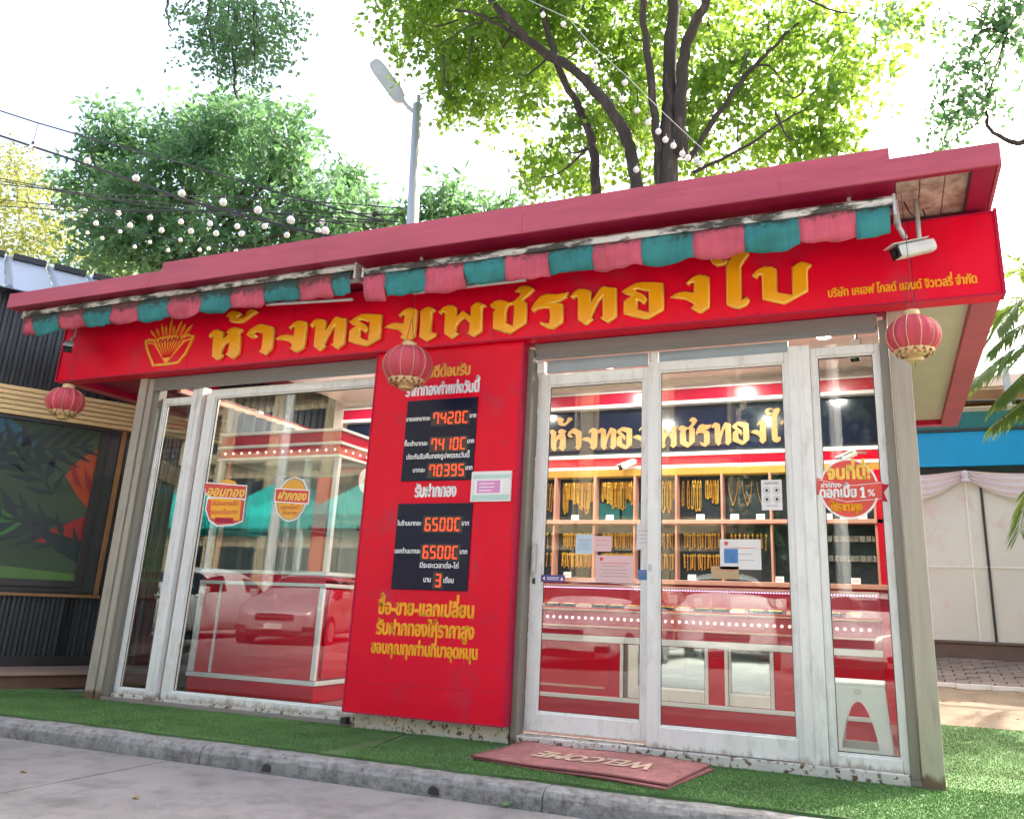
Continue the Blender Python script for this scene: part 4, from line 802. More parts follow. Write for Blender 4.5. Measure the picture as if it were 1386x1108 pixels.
# silver ring rows in the last compartment
rg = MB()
for row, zt in ((0, 1.43), (1, 1.27)):
    mb = MB()
    for k in range(24): x = 3.9+.016*k; [mb.tube([(x+.007+.009*math.cos(q*PI/3), 2.47+.003*j, zt+.016*(j-1)+.009*math.sin(q*PI/3+k)) for q in range(7)], .0022, 4, cap=False) for j in range(3)]
    o = mb.build('ring_row', 'mirror'); T(o, 'upper row of small silver rings on dark velvet at the right end' if row == 0 else 'lower row of small silver rings on dark velvet at the right end', 'rings')
# shelf cards
for row, zs, xs in ((0, 1.58, [1.68, 2.02, 2.86, 3.16, 3.38, 3.66, 3.93, 4.06, 4.2, .2, .6]), (1, 1.06, [1.62, 2.78, 3.52, 4.12, .55])):
    for k, x in enumerate(xs):
        e = empty('price_card', (x, 2.40, zs), label='small white price card, %s from the left on the %s shelf' % ((['first', 'second', 'third', 'fourth', 'fifth', 'sixth', 'seventh', 'eighth', 'ninth', 'tenth', 'eleventh'][sorted(xs).index(x)]), ('upper', 'lower')[row]), cat='card', group='price cards on the shelves')
        MB().add([(-.036, 0, 0), (.036, 0, 0), (.036, .012, .052), (-.036, .012, .052), (-.036, .024, 0), (.036, .024, 0)], [(0, 1, 2, 3), (3, 2, 5, 4)]).build('card', 'white_print', e)
        MB().quad((-.024, .0045, .022), (.024, .0045, .022), (.024, .0055, .027), (-.024, .0055, .027)).build('print_line', 'ink_red', e)
# inside cameras
cctv(2.2, 2.36, 2.085, R(-40), R(25), 'small white camera on the red band above the gold shelves', .85, [(0, .05, .03), (0, .1, .05)], body='white')
cctv(4.12, 2.2, 2.07, R(-45), R(25), 'white camera above the round sticker at the right end of the shelves', .85, [(0, .1, .04), (0, .2, .05)], body='white')
cctv(4.26, 1.0, 2.60, R(-15), R(60), 'white camera hanging from the shop ceiling by the right pane', .9, [(0, .02, .1), (0, .02, .33)], body='white')
# ---- long counter
ct = empty('glass_counter', (2.8, 1.2, .03), label='long red glass topped counter with mirrored panels and a row of marquee bulbs', cat='counter')
def cb(name, *a, m_='int_red', bevel=.003): return G_(box(name, *a, m_, bevel=bevel), ct)
x0, x1, y0, y1 = 1.25, 4.3, 1.2, 1.75
cb('plinth', x0, x1, y0, y1, .03, .155); cb('trim_bar', x0-.01, x1, y0-.012, y1, .157, .185, m_='white'); cb('body', x0, x1, y0, y1, .186, .555); cb('trim_bar', x0-.01, x1, y0-.014, y1, .557, .60, m_='white')
cb('bulb_band', x0, x1, y0+.005, y1, .602, .775, m_='int_mag'); cb('trim_bar', x0-.01, x1, y0-.012, y1, .776, .79, m_='rose'); cb('trim_bar', x0-.01, x1, y0-.01, y0+.02, .66, .672, m_='rose')
cb('deck', x0, x1, y0+.02, y1, .791, .80, m_='int_red')
bulb = G_(MB().lathe([(0, -.012), (.008, -.008), (.011, 0), (.009, .003)], 8).build('marquee_bulb', 'bulb_lit'), ct); bm = bulb.data
for v in bm.vertices: v.co = (v.co.x, v.co.z, v.co.y)
bulb.location = Vector((1.32, y0+.003, .725))-ct.location
for k in range(1, 58):
    copy(bulb, ct, Vector((1.32+.051*k, y0+.003, .725))-ct.location)
cb('glass_front', x0+.01, x1-.01, y0+.004, y0+.01, .80, .94, m_='glass_in', bevel=0); cb('glass_top', x0, x1, y0, y1, .941, .950, m_='glass_in', bevel=0)
cb('top_rail', x0, x1, y0-.004, y0+.012, .951, .968, m_='rose'); cb('back_rail', x0, x1, y1-.04, y1, .801, .95, m_='int_mag')
cb('led_strip_bed', x0, x1, y0+.013, y0+.026, .951, .962, m_='purple')
led = G_(box('led_dot', -.004, .004, -.002, .002, -.004, .004, 'strip_lit'), ct); led.location = Vector((1.3, y0-.006, .944))-ct.location
for k in range(1, 150): copy(led, ct, Vector((1.3+.02*k, y0-.006, .944))-ct.location)
for (a, b) in ((2.545, 3.13), (3.30, 3.575)):
    cb('mirror_panel', a, b, y0-.004, y0-.001, .19, .552, m_='mirror', bevel=0)
    for c_ in (a-.028, b+.004): cb('mirror_frame', c_, c_+.024, y0-.012, y0-.001, .188, .554, m_='frame', bevel=.002)
for x in (1.8, 2.43, 3.72): cb('panel_groove', x, x+.012, y0-.003, y0, .19, .55, m_='int_mag', bevel=0)
cb('recess_line', 1.3, 2.4, y0-.004, y0-.001, .235, .25, m_='rose', bevel=0)
for k in range(22):    # jewellery trays in the glass top
    x = 1.4+.13*k
    o = G_(box('tray', x-.05, x+.05, y0+.08, y0+.30, .801, .822, 'velvet' if k % 3 else 'white_print'), ct)
    mb = MB()
    for j in range(5): mb.lathe([(.010, 0), (.013, .003), (.010, .006)], 8, c=(x-.036+.018*j, y0+.14, .824))
    q = mb.build('ring', 'gold'); q.parent = o; 
# table-top screens / chairs behind the counter
# ---- left booth
bo = empty('display_booth', (-.33, .62, .03), label='red and white glazed display booth with marquee bulbs behind the left window', cat='display booth')
def bb(name, *a, m_='int_red', bevel=.003): return G_(box(name, *a, m_, bevel=bevel), bo)
bx0, bx1, by0, by1 = -.96, .29, .62, 1.55
bb('plinth', bx0, bx1, by0, by1, .03, .15); bb('trim_bar', bx0-.012, bx1+.012, by0-.012, by1, .152, .185, m_='white'); bb('cupboard', bx0+.01, bx1-.01, by0+.01, by1, .186, .93)
for z in (.875, .965): bb('trim_bar', bx0-.004, bx1+.012, by0-.012, by1, z, z+.028, m_='white')
bb('drawer_band', bx0+.01, bx1-.01, by0+.012, by1, .905, .963)
for x in (bx0, bx1-.035): bb('corner_strip', x, x+.036, by0-.014, by0+.02, .19, .873, m_='white')
for x in (bx0+.03, -.75): bb('corner_strip', x, x+.02, by0-.006, by0+.01, .19, .873, m_='white')
for x, y in ((bx0, by0), (bx1-.04, by0), (bx1-.04, by1-.04), (bx0, by1-.04)): bb('booth_post', x, x+.04, y, y+.04, .995, 1.90, m_='white')
bb('booth_post', -.86, -.83, by0, by0+.03, .995, 1.9, m_='rose'); bb('booth_post', -.30, -.27, by1-.03, by1, .995, 1.9, m_='lamp_grey'); bb('wide_post', .10, .23, by0+.004, by0+.03, .995, 1.74, m_='int_red')
bb('header_trim', bx0-.01, bx1+.01, by0-.012, by1, 1.902, 1.925, m_='white'); bb('bulb_band', bx0, bx1, by0, by1, 1.926, 2.005, m_='int_mag'); bb('header_trim', bx0-.02, bx1+.02, by0-.02, by1+.01, 2.006, 2.03, m_='white'); bb('header_board', bx0, bx1, by0-.004, by1, 2.031, 2.115, m_='int_mag'); bb('header_trim', bx0-.02, bx1+.02, by0-.02, by1+.01, 2.116, 2.14, m_='white')
bb('booth_pane', bx0+.041, bx1-.041, by0+.012, by0+.017, .995, 1.9, m_='glass_in', bevel=0); bb('booth_pane', bx1-.018, bx1-.013, by0+.04, by1-.04, .995, 1.9, m_='glass_in', bevel=0)
bb('inner_back', bx0+.05, bx1-.05, by1-.02, by1-.01, .995, 1.9, m_='ceiling'); bb('glass_shelf', bx0+.05, bx1-.05, by0+.1, by1-.03, 1.42, 1.43, m_='glass_in', bevel=0)
for k in range(14): q = copy(bulb, bo, Vector((bx0+.06+.088*k, by0-.001, 1.965))-bo.location)
for k in range(8): q = copy(bulb, bo, Vector((bx1+.001, by0+.08+.1*k, 1.965))-bo.location); q.rotation_euler = (0, 0, PI/2)
bb('side_door', bx1-.002, bx1+.012, by0+.06, by1-.03, .20, .86, m_='int_red'); 
for z in (1.18, 1.5): bb('side_shelf', bx1+.013, bx1+.15, by0+.35, by1-.1, z, z+.02, m_='rose')
o = MB().lathe([(0, 0), (.105, 0), (.105, .003), (.075, .004), (0, .0041)], 32).build('round_seal', ['paper_pink']); e = empty('round_sticker', (bx1+.014, 1.0, 1.76), label='round pale sticker with a gold rosette on the side of the left booth', cat='sticker'); o.parent = e; o.rotation_euler = (0, PI/2, 0)
o = MB().lathe([(0, .0045), (.07, .005)], 24).build('rosette_field', 'mint', e); o.rotation_euler = (0, PI/2, 0)
mb = MB()
for k in range(9): a = k*.7; mb.box(.006, .0068, .012*k/2*math.cos(a)-.012, .012*k/2*math.cos(a)+.012, .01*k/2*math.sin(a)-.01, .01*k/2*math.sin(a)+.01)
mb.build('rosette', 'gold_line', e)
bk_ = empty('wire_basket', (.42, 1.15, 1.205), label='white plastic basket on the shelf beside the left booth', cat='basket')
for zz in (0, .05, .1): MB().tube([(-.06, -.1, zz), (.06, -.1, zz), (.06, .1, zz), (-.06, .1, zz), (-.06, -.1, zz)], .004, 4).build('rim_wire', 'white_print', bk_)
for k in range(7):
    MB().tube([(-.06+.02*k, -.1, 0), (-.06+.02*k, -.1, .1)], .003, 4).build('upright_wire', 'white_print', bk_); MB().tube([(.06, -.1+.033*k, 0), (.06, -.1+.033*k, .1)], .003, 4).build('upright_wire', 'white_print', bk_)
T(box('tissue_box', .33, .45, 1.02, 1.2, 1.521, 1.6, 'kraft', bevel=.003), 'brown box on the top side shelf of the left booth', 'box')
# posters seen inside the booth
for k, (x, lab) in enumerate(((-.52, 'yellow oval poster on the back of the left booth, nearer the left window edge'), (.02, 'yellow oval poster on the back of the left booth, partly behind the red strip'))):
    e = empty('oval_poster', (x, by1-.03, 1.38), label=lab, cat='poster'); MB().plate(circ(0, 0, .10, 24, .09), 0, .003).build('oval', 'gold_line', e); MB().plate([(-.13, .02), (.13, .02), (.13, .07), (-.13, .07)], -.003, .002).build('banner', 'trim_red', e)
# ---- stool
st = empty('plastic_stool', (4.165, .45, .03), 0, label='white plastic stool with an arched opening behind the right pane', cat='stool')
def side(w0, w1, h):     # trapezoid with arched hole, in x,z
    out = [(-w0/2, 0), (-w0/2+.035, 0), (-.09, .0)]; arch = [(-.095*math.cos(PI*k/14)*(1-.25*math.sin(PI*k/14)), .085+.24*math.sin(PI*k/14)) for k in range(15)]
    poly = [(-w0/2, 0), (w0/2, 0), (w1/2, h), (-w1/2, h)]; return poly, arch
poly, arch = side(.335, .27, .405)
for k in range(4):
    mb = MB().plate(poly, 0, .008, [arch]); q = []
    for v in mb.v: z = v[2]; off = -.1675+(.1675-.135)*z/.405; q.append((v[0], v[1]+off+.004, z))
    mb.v = q; o = mb.build('side_panel', 'cloth_white', st); o.rotation_euler = (0, 0, k*PI/2)
mb = MB().box(-.145, .145, -.145, .145, .405, .425); mb.build('seat', 'cloth_white', st, bevel=.008); box('grip_plate', -.02, .02, -.1465, -.139, .36, .39, 'paper', st)
# ---- doormats
def mat_obj(name, cx, cy, z, rz, w_, h_, label, lettering):
    e = empty(name, (cx, cy, z), rz, label=label, cat='doormat'); n, m_ = 22, 14; mb = MB()
    for j in range(m_+1):
        for i in range(n+1):
            x = -w_/2+w_*i/n; y = -h_/2+h_*j/m_; lift = .018*max(0, (x/w_+.5-.86))*6*(1 if y < 0 else .6)*0+.004*math.sin(x*7)+.02*max(0, -x/w_*2-.8)*4*(y > h_*.1)*.3
            mb.v.append((x, y, .010+lift))
    for j in range(m_):
        for i in range(n): q = j*(n+1)+i; mb.f.append((q, q+1, q+n+2, q+n+1)); mb.mi.append(0)
    o = mb.build('pile', 'mat_pink', e, smooth=True); so = o.modifiers.new('s', 'SOLIDIFY'); so.thickness = .009
    r = .012; pts = [(-w_/2, -h_/2), (w_/2, -h_/2), (w_/2, h_/2), (-w_/2, h_/2), (-w_/2, -h_/2)]
    P2 = []
    for a, b in zip(pts, pts[1:]):
        for k in range(12):
            t = k/12; x = a[0]+(b[0]-a[0])*t; y = a[1]+(b[1]-a[1])*t; P2.append((x, y, .007+.004*math.sin(x*7)+.02*max(0, -x/w_*2-.8)*4*(y > h_*.1)*.3))
    P2.append(P2[0]); MB().tube(P2, .006, 5, cap=False).build('binding', 'mat_edge', e)
    if lettering:
        mb = text_mb('WELCOME', -.33, .33, 0, 0, t=.001, bold=.006, height=.14, shear=0)
        mb.v = [(-v[0]+.02, -v[2]-.0, .0135-v[1]*.6+.004*math.sin((-v[0])*7)) for v in mb.v]; mb.build('lettering', 'mat_letter', e)
    return e
mat_obj('doormat', 2.84, -.335, .012, R(-6.5), 1.10, .64, 'upper pink doormat with upside down WELCOME lettering, in front of the door', True)
mat_obj('doormat', 2.86, -.36, .001, R(-9.5), 1.09, .64, 'lower pink doormat peeping out under the WELCOME mat', False)

# ================================================================ STICKERS AND PAPERS ON THE GLASS
YG = .078
def stick(name, loc, label, cat='sticker'): return empty(name, loc, label=label, cat=cat)
def sp(par, nm, poly, m_, lay=1, y=None): o = MB().plate(poly, (YG if y is None else y)-.0012*(lay-1), .001).build(nm, m_); return G_(o, par)
yw = .07
e = stick('window_sticker', (-.33, yw, 1.45), 'red and yellow savings sticker with slanted Thai title, left one on the left window'); YG = .076
sp(e, 'white_border', [(-.49, 1.515), (-.11, 1.50), (-.105, 1.325), (-.19, 1.295), (-.35, 1.287), (-.44, 1.33), (-.492, 1.42)], 'white_print', 1)
sp(e, 'red_field', [(-.478, 1.498), (-.116, 1.484), (-.113, 1.333), (-.191, 1.308), (-.347, 1.299), (-.43, 1.341), (-.48, 1.419)], 'ink_red', 2)
sp(e, 'yellow_arc', [(-.398, 1.6), (-.369, 1.639), (-.303, 1.647), (-.232, 1.629), (-.194, 1.585)], 'gold_line', 1)
sp(e, 'orange_panel', [(-.445, 1.504), (-.15, 1.491), (-.138, 1.333), (-.42, 1.35)], 'yellow', 3)
sp(e, 'banner_border', [(-.547, 1.632), (-.109, 1.597), (-.102, 1.487), (-.46, 1.508), (-.514, 1.54)], 'white_print', 4); sp(e, 'banner', [(-.537, 1.622), (-.117, 1.588), (-.11, 1.497), (-.456, 1.518), (-.504, 1.545)], 'ink_red', 5)
sp(e, 'label_strip', [(-.374, 1.357), (-.199, 1.351), (-.196, 1.314), (-.372, 1.321)], 'trim_red', 5)
G_(text('lettering', 'ออมทอง', -.49, -.13, 1.556, YG-.006, 'yellow_edge', t=.001, bold=.003, height=.055, slope=-.06, shear=.25), e)
G_(text('lettering', 'ให้มีดอกแล้ว', -.43, -.17, 1.46, YG-.0035, 'ink_red', t=.001, bold=.001, height=.026), e); G_(text('lettering', 'ผ่อนเป็นบาท', -.42, -.17, 1.395, YG-.0035, 'ink_red', t=.001, bold=.001, height=.026), e)
e = stick('window_sticker', (.32, yw, 1.48), 'oval yellow sticker with a red banner, right one on the left window')
ov = [(.186, 1.458), (.208, 1.395), (.267, 1.344), (.324, 1.329), (.39, 1.35), (.435, 1.406), (.45, 1.461), (.443, 1.562), (.404, 1.619), (.33, 1.646), (.255, 1.622), (.209, 1.566)]; cx, cz = .32, 1.487
sp(e, 'white_border', [(cx+(a-cx)*1.07, cz+(b-cz)*1.06) for a, b in ov], 'white_print', 1); sp(e, 'brown_rim', ov, 'kraft', 2); sp(e, 'yellow_field', [(cx+(a-cx)*.9, cz+(b-cz)*.93) for a, b in ov], 'gold_line', 3)
sp(e, 'banner_border', [(.16, 1.572), (.481, 1.552), (.483, 1.446), (.167, 1.467)], 'white_print', 4); sp(e, 'banner', [(.169, 1.563), (.472, 1.545), (.474, 1.455), (.176, 1.474)], 'ink_red', 5)
G_(text('lettering', 'ฝากทอง', .20, .45, 1.512, YG-.006, 'yellow_edge', t=.001, bold=.003, height=.05, slope=-.05, shear=.25), e); G_(text('lettering', 'ดอกเบี้ยต่ำ', .235, .41, 1.425, YG-.0035, 'trim_red', t=.001, height=.024), e); G_(text('lettering', 'ให้ราคาสูง', .255, .39, 1.385, YG-.0035, 'trim_red', t=.001, height=.02), e)
YG = .0485
e = stick('window_sticker', (4.19, .07, 1.49), 'round red sticker with a 1% ribbon on the narrow right pane')
sp(e, 'white_rim', circ(4.191, 1.493, .158, 40, .170), 'white_print', 1); sp(e, 'red_disc', circ(4.191, 1.493, .147, 40, .159), 'ink_red', 2)
sp(e, 'ribbon_tail', [(4.34, 1.522), (4.403, 1.509), (4.372, 1.468), (4.389, 1.415), (4.35, 1.424)], 'trim_red', 3)
sp(e, 'ribbon', [(4.026, 1.556), (4.084, 1.533), (4.178, 1.515), (4.272, 1.521), (4.366, 1.532), (4.362, 1.442), (4.328, 1.438), (4.266, 1.427), (4.174, 1.428), (4.08, 1.446), (4.021, 1.463)], 'ink_red', 4)
for dz_ in (0, -.088): G_(MB().plate([(4.03, 1.547+dz_), (4.178, 1.508+dz_), (4.36, 1.523+dz_), (4.36, 1.520+dz_), (4.178, 1.505+dz_), (4.03, 1.544+dz_)], YG-.0048, .001).build('ribbon_line', 'white_print'), e)
yl = YG-.005
G_(text('lettering', 'จบที่นี่!', 4.082, 4.305, 1.578, yl+.002, 'yellow_edge', t=.001, bold=.0045, height=.06, slope=.0), e); G_(text('lettering', 'ฝากทอง', 4.046, 4.15, 1.511, yl, 'white_print', t=.001, bold=.0012, height=.022), e)
G_(text('lettering', 'ดอกเบี้ย', 4.037, 4.229, 1.468, yl, 'white_print', t=.001, bold=.003, height=.045), e); G_(MB().plate([(4.246, 1.482), (4.258, 1.5), (4.272, 1.5), (4.272, 1.447), (4.28, 1.447), (4.28, 1.44), (4.25, 1.44), (4.25, 1.447), (4.258, 1.447), (4.258, 1.484)], yl, .002).build('lettering', 'white_print'), e); G_(text('lettering', '%', 4.290, 4.326, 1.464, yl, 'white_print', t=.001, bold=.001, height=.03), e)
G_(text('lettering', 'ให้ราคาสูง', 4.092, 4.254, 1.388, yl+.002, 'yellow', t=.001, bold=.003, height=.036), e)
def paper(x0, x1, z0, z1, m_, label, lines=4, head=False, cat='paper notice', y=.082):
    e = empty('paper_notice', ((x0+x1)/2, y, z0), label=label, cat=cat); G_(box('sheet', x0, x1, y, y+.001, z0, z1, m_), e); h = z1-z0; w_ = x1-x0
    for k in range(lines):
        zz = z1-h*(.30+.6*k/max(1, lines)); a = x0+w_*(.12+.05*(k % 2)); b = x1-w_*(.1+.08*((k*3) % 4)/2); mb = MB(); xx = a
        while xx < b: ww = rnd.uniform(.006, .018); mb.box(xx, min(xx+ww, b), y-.001, y, zz, zz+.0035); xx += ww+.004
        G_(mb.build('print_line', 'ink' if k else 'ink_red'), e)
    if head: G_(MB().plate(circ(x0+w_*.16, z1-h*.14, h*.07, 14), y, .0015).build('logo_dot', 'ink_red'), e)
    return e
p = paper(3.712, 3.828, 1.376, 1.551, 'paper', 'white notice with four round icons on the right door pane', 0, y=.05)
for k in range(4):
    cx = 3.742+.056*(k % 2); cz = 1.49-.052*(k//2); G_(MB().plate(circ(cx, cz, .019, 20), .05, .001, [circ(cx, cz, .0165, 20)]).build('icon_ring', 'ink'), p)
    G_(MB().plate([(cx-.008, cz-.006), (cx+.004, cz-.009), (cx+.009, cz+.003), (cx+.002, cz+.01), (cx-.006, cz+.006)], .05, .001).build('icon', 'black'), p)
G_(text('heading', 'กรุณาถอด', 3.73, 3.81, 1.532, .05, 'black', t=.001, height=.012), p); G_(box('print_line', 3.74, 3.80, .049, .05, 1.40, 1.403, 'ink'), p)
M['blue_paper'] = mat('pale_blue_paper', (.5, .66, .75), .6)
paper(2.56, 2.672, 1.119, 1.237, 'blue_paper', 'pale blue sheet on the left door pane', 5); paper(2.68, 2.795, 1.135, 1.228, 'paper_pink', 'small pink sheet with three squares beside the blue sheet', 2)
for k in range(3): pass
paper(2.955, 3.032, 1.15, 1.305, 'paper', 'narrow white sheet with hand writing beside the door stile', 4, y=.083); paper(2.694, 2.935, .95, 1.112, 'paper_pink', 'large pink notice low on the left door pane', 5, True)
p = paper(3.466, 3.70, 1.04, 1.21, 'paper', 'white notice with a blue picture low on the right door pane', 3, True, y=.05); G_(box('picture', 3.49, 3.57, .0485, .05, 1.075, 1.155, 'blue_print'), p)
p = paper(3.415, 3.572, .985, 1.056, 'kraft', 'brown card with a dark emblem under the white notice', 1, y=.05); p = paper(2.335, 2.495, .944, .987, 'purple', 'purple strip sticker low on the left door pane', 0, cat='sticker')
G_(MB().plate([(2.345, .966), (2.36, .978), (2.36, .954)], .082, .001).build('arrow', 'white_print'), p); G_(box('print_line', 2.375, 2.455, .081, .082, .968, .973, 'white_print'), p); G_(box('print_line', 2.375, 2.455, .081, .082, .957, .961, 'white_print'), p); G_(MB().plate([(2.465, .955), (2.485, .955), (2.475, .977)], .082, .001).build('triangle', 'white_print'), p)
p = paper(2.965, 3.02, .97, 1.03, 'blue_print', 'small blue and white sticker by the door stile', 2, cat='sticker', y=.083)

# ================================================================ LEFT NEIGHBOUR
P0 = Vector((-2.769, .329, 0)); RZ = R(60)
ln = empty('clad_building', P0, RZ, label='dark corrugated clad building with a varnished slat band and grey metal roof at the left', cat='building')
def lb(name, *a, m_='corr', bevel=0, par=None): return box(name, *a, m_, par or ln, bevel=bevel)
def corr(name, s0, s1, z0, z1, y0, pitch=.075):
    mb = MB(); v = []; x = s0
    while x < s1: v += [(x, y0), (x+pitch*.35, y0), (x+pitch*.5, y0-.022), (x+pitch*.85, y0-.022)]; x += pitch
    n = len(v); mb.v = [(a, b, z0) for a, b in v]+[(a, b, z1) for a, b in v]; mb.f = [(k, k+1, n+k+1, n+k) for k in range(n-1)]; mb.mi = [0]*len(mb.f); o = mb.build(name, 'corr', ln); return o
for k in range(5): corr('cladding_sheet', -5+1.8*k, -5+1.8*(k+1), 2.56, 3.40, 0); corr('cladding_sheet', -5+1.8*k, -5+1.8*(k+1), .215, .71, 0)
lb('backing_wall', -5, 5, .03, .12, .0, 3.4, m_='black'); lb('wall_return', 4.9, 5, .13, 5, 0, 3.4)
for k in range(6): lb('slat', -5, 5, -.045-.0015*(k % 2), .0, 2.292+.0445*k, 2.292+.0445*k+.037, m_='slat', bevel=.003)
lb('slat_backing', -5, 5, .001, .03, 2.285, 2.56, m_='trim_wood')
lb('window_surround', -5, .60, .0, .03, .76, 2.283, m_='corr'); lb('window_frame', .43, .50, -.03, .0, .82, 2.25, m_='black', bevel=.003); lb('window_frame', -5, .429, -.03, .0, .80, .86, m_='black', bevel=.003); lb('window_frame', -5, .50, -.03, .0, 2.252, 2.285, m_='black', bevel=.003)
lb('side_trim', .605, .65, -.02, .03, .745, 2.283, m_='trim_wood', bevel=.003); lb('ledge', -5, .66, -.06, .03, .715, .742, m_='trim_wood', bevel=.003); corr('cladding_sheet', .66, 3.2, .74, 2.28, .0)
lb('base_board', -5, 5, -.02, .03, .03, .213, m_='black')
dk = lb('deck', -5, 5, -.60, -.02, .0, .10, m_='deck_side')
for k in range(5): o = box('deck_board', -5, 5, -.63+.122*k, -.63+.122*k+.116, .101, .128, 'deck', dk, bevel=.003)
ro = lb('roof', -5.5, 6, -.06, .08, 3.40, 3.44, m_='black')
for k in range(28):
    x = -5.5+.41*k; o = MB().add([(x, -.18, 3.41), (x+.4, -.18, 3.41), (x+.4, 2.0, 4.42), (x, 2.0, 4.42), (x, -.18, 3.40), (x+.4, -.18, 3.40)], [(0, 1, 2, 3), (4, 5, 1, 0)]).add([(x, -.18, 3.412), (x+.03, -.18, 3.445), (x+.06, -.18, 3.412), (x, 2, 4.422), (x+.03, 2, 4.455), (x+.06, 2, 4.422)], [(0, 1, 4, 3), (1, 2, 5, 4), (0, 2, 1)]).build('roof_sheet', 'roof_grey', ro)
for k in range(28): x = -5.5+.41*k; box('ridge_cap', x+.07, x+.4, 1.93, 2.05, 4.40, 4.47, 'black', ro)
# mural: a flat print of tropical leaves behind the window
mu = empty('leaf_mural', P0, RZ, label='large window mural of overlapping tropical leaves in greens with an orange flower', cat='mural')
def mp_(poly, m_, lay, nm='leaf_print'): o = MB().plate(poly, -.004-.0012*lay, .001).build(nm, m_, mu); return o
mp_([(-5, .85), (.435, .85), (.435, 2.26), (-5, 2.26)], 'mural', 0, 'green_ground')
mp_([(-5, 1.5), (-2, 1.62), (-.35, 1.50), (.05, 1.32), (-.2, 1.22), (-5, 1.1)], 'm_green', 1); mp_([(-.6, 1.0), (.43, .92), (.43, .86), (-5, .86), (-5, 1.15), (-1.2, 1.2)], 'm_lime', 1)
mp_([(-5, 2.26), (-.33, 2.26), (-.18, 2.16), (-.05, 2.02), (-.4, 2.1), (-5, 2.1)], 'm_blue', 1)
mp_([(.2, 1.80), (.30, 1.98), (.43, 2.08), (.43, 1.52), (.33, 1.62)], 'm_orange', 2); mp_([(.20, 1.95), (.28, 1.75), (.36, 1.68), (.26, 1.9)], 'm_red', 3); mp_([(.34, 1.9), (.38, 1.72), (.43, 1.66), (.43, 1.75)], 'm_red', 3)
mp_([(-.02, 1.2), (.2, 1.32), (.43, 1.45), (.43, 1.18), (.3, 1.16)], 'm_red', 2)
def frond(x, z, a, L_, n, w_, m_, lay, curve=.4, sides=(1, -1)):
    pts = []
    for k in range(n+1): t = k/n; aa = a+curve*t; pts.append((x, z)); x += L_/n*math.cos(aa); z += L_/n*math.sin(aa)
    mb = MB()
    for k in range(n): 
        p, q = Vector(pts[k]), Vector(pts[k+1]); d = (q-p).normalized(); nn = Vector((-d.y, d.x))*.008; mb.plate([tuple(p-nn), tuple(q-nn), tuple(q+nn), tuple(p+nn)], -.004-.0012*lay, .001)
        for s in sides:
            ba = math.atan2(d.y, d.x)+s*(.85-.3*k/n); ll = w_*(math.sin(PI*(k+1.2)/(n+1.5))**.6); e_ = Vector((math.cos(ba), math.sin(ba))); m_n = Vector((-e_.y, e_.x))*ll*.11
            mb.plate([c_ if isinstance(c_, tuple) else tuple(c_) for c_ in (p, p+e_*ll*.35-m_n, p+e_*ll, p+e_*ll*.4+m_n)], -.0041-.0012*lay-.0001*(k % 3), .001)
    o = mb.build('leaf_print', m_, mu)
frond(.12, 1.62, 2.1, .75, 6, .36, 'm_dark', 4, .9); frond(-.6, 1.95, 0.05, 1.0, 8, .34, 'm_dark', 4, .25); frond(.40, 1.18, 2.75, 1.3, 10, .36, 'm_dark', 4, .35); frond(-1.9, 1.2, .3, 1.2, 9, .4, 'm_dark', 4, .3); frond(-1.6, 2.2, -.8, .9, 7, .3, 'm_dark', 4, .3)
mp_([(.0, 1.38), (.18, 1.28), (.43, 1.22), (.43, 1.02), (.25, 1.12), (.1, 1.24), (-.1, 1.3)], 'm_dark', 3); mp_([(-.2, 1.52), (.1, 1.42), (.3, 1.36), (.12, 1.34), (-.22, 1.36), (.0, 1.42)], 'm_dark', 3)


# ================================================================ RIGHT NEIGHBOUR
rn = empty('blue_stall_building', (7, 6.3, .4), label='low building with a bright blue fascia, pink drapes and curtained glass front at the right', cat='building')
def rbx(name, *a, m_='cyan', bevel=0): return G_(box(name, *a, m_, bevel=bevel), rn)
rbx('fascia', 3.5, 13, 5.95, 6.1, 2.60, 3.02, m_='cyan', bevel=.005); rbx('teal_strip', 3.5, 13, 5.96, 6.12, 3.05, 3.26, m_='teal_band'); rbx('gutter', 3.5, 13, 5.93, 6.0, 3.02, 3.05, m_='dark')
rbx('dark_band', 3.5, 13, 6.02, 6.1, 2.42, 2.598, m_='m_dark'); rbx('plinth', 3.5, 13, 5.98, 6.4, .30, .57, m_='brown_base', bevel=.01); rbx('plinth_cap', 3.5, 13, 5.95, 6.4, .571, .60, m_='brown_base', bevel=.006)  # dark band below the fascia, brown plinth at the foot
rbx('rear_wall', 3.5, 13, 6.9, 7, .4, 3.6, m_='beige_wall'); rbx('floor', 3.5, 13, 6.4, 6.9, .3, .58, m_='brown_base')
for k in range(7):
    x = 4.3+1.0*k; rbx('mullion', x+.14, x+.165, 6.0, 6.05, .60, 2.42, m_='dark' ); rbx('mullion', x+.98, x+1.0, 6.01, 6.04, .60, 2.42, m_='frame'); rbx('pane', x+.166, x+.979, 6.02, 6.026, .601, 2.42, m_='frost'); rbx('pane', x+.001, x+.139, 6.02, 6.026, .601, 2.42, m_='frost')
    mb = MB(); n = 50; v = []
    for q in range(n+1): xx = x+1.0*q/n; yy = 6.13+.02*math.sin(q*1.4)+.008*math.sin(q*3.3); v += [(xx, yy, .6), (xx, yy, 2.42)]
    mb.add(v, [(2*q, 2*q+2, 2*q+3, 2*q+1) for q in range(n)])
for z in (1.42, ): rbx('mid_rail', 3.5, 13, 6.0, 6.01, z, z+.015, m_='frame')
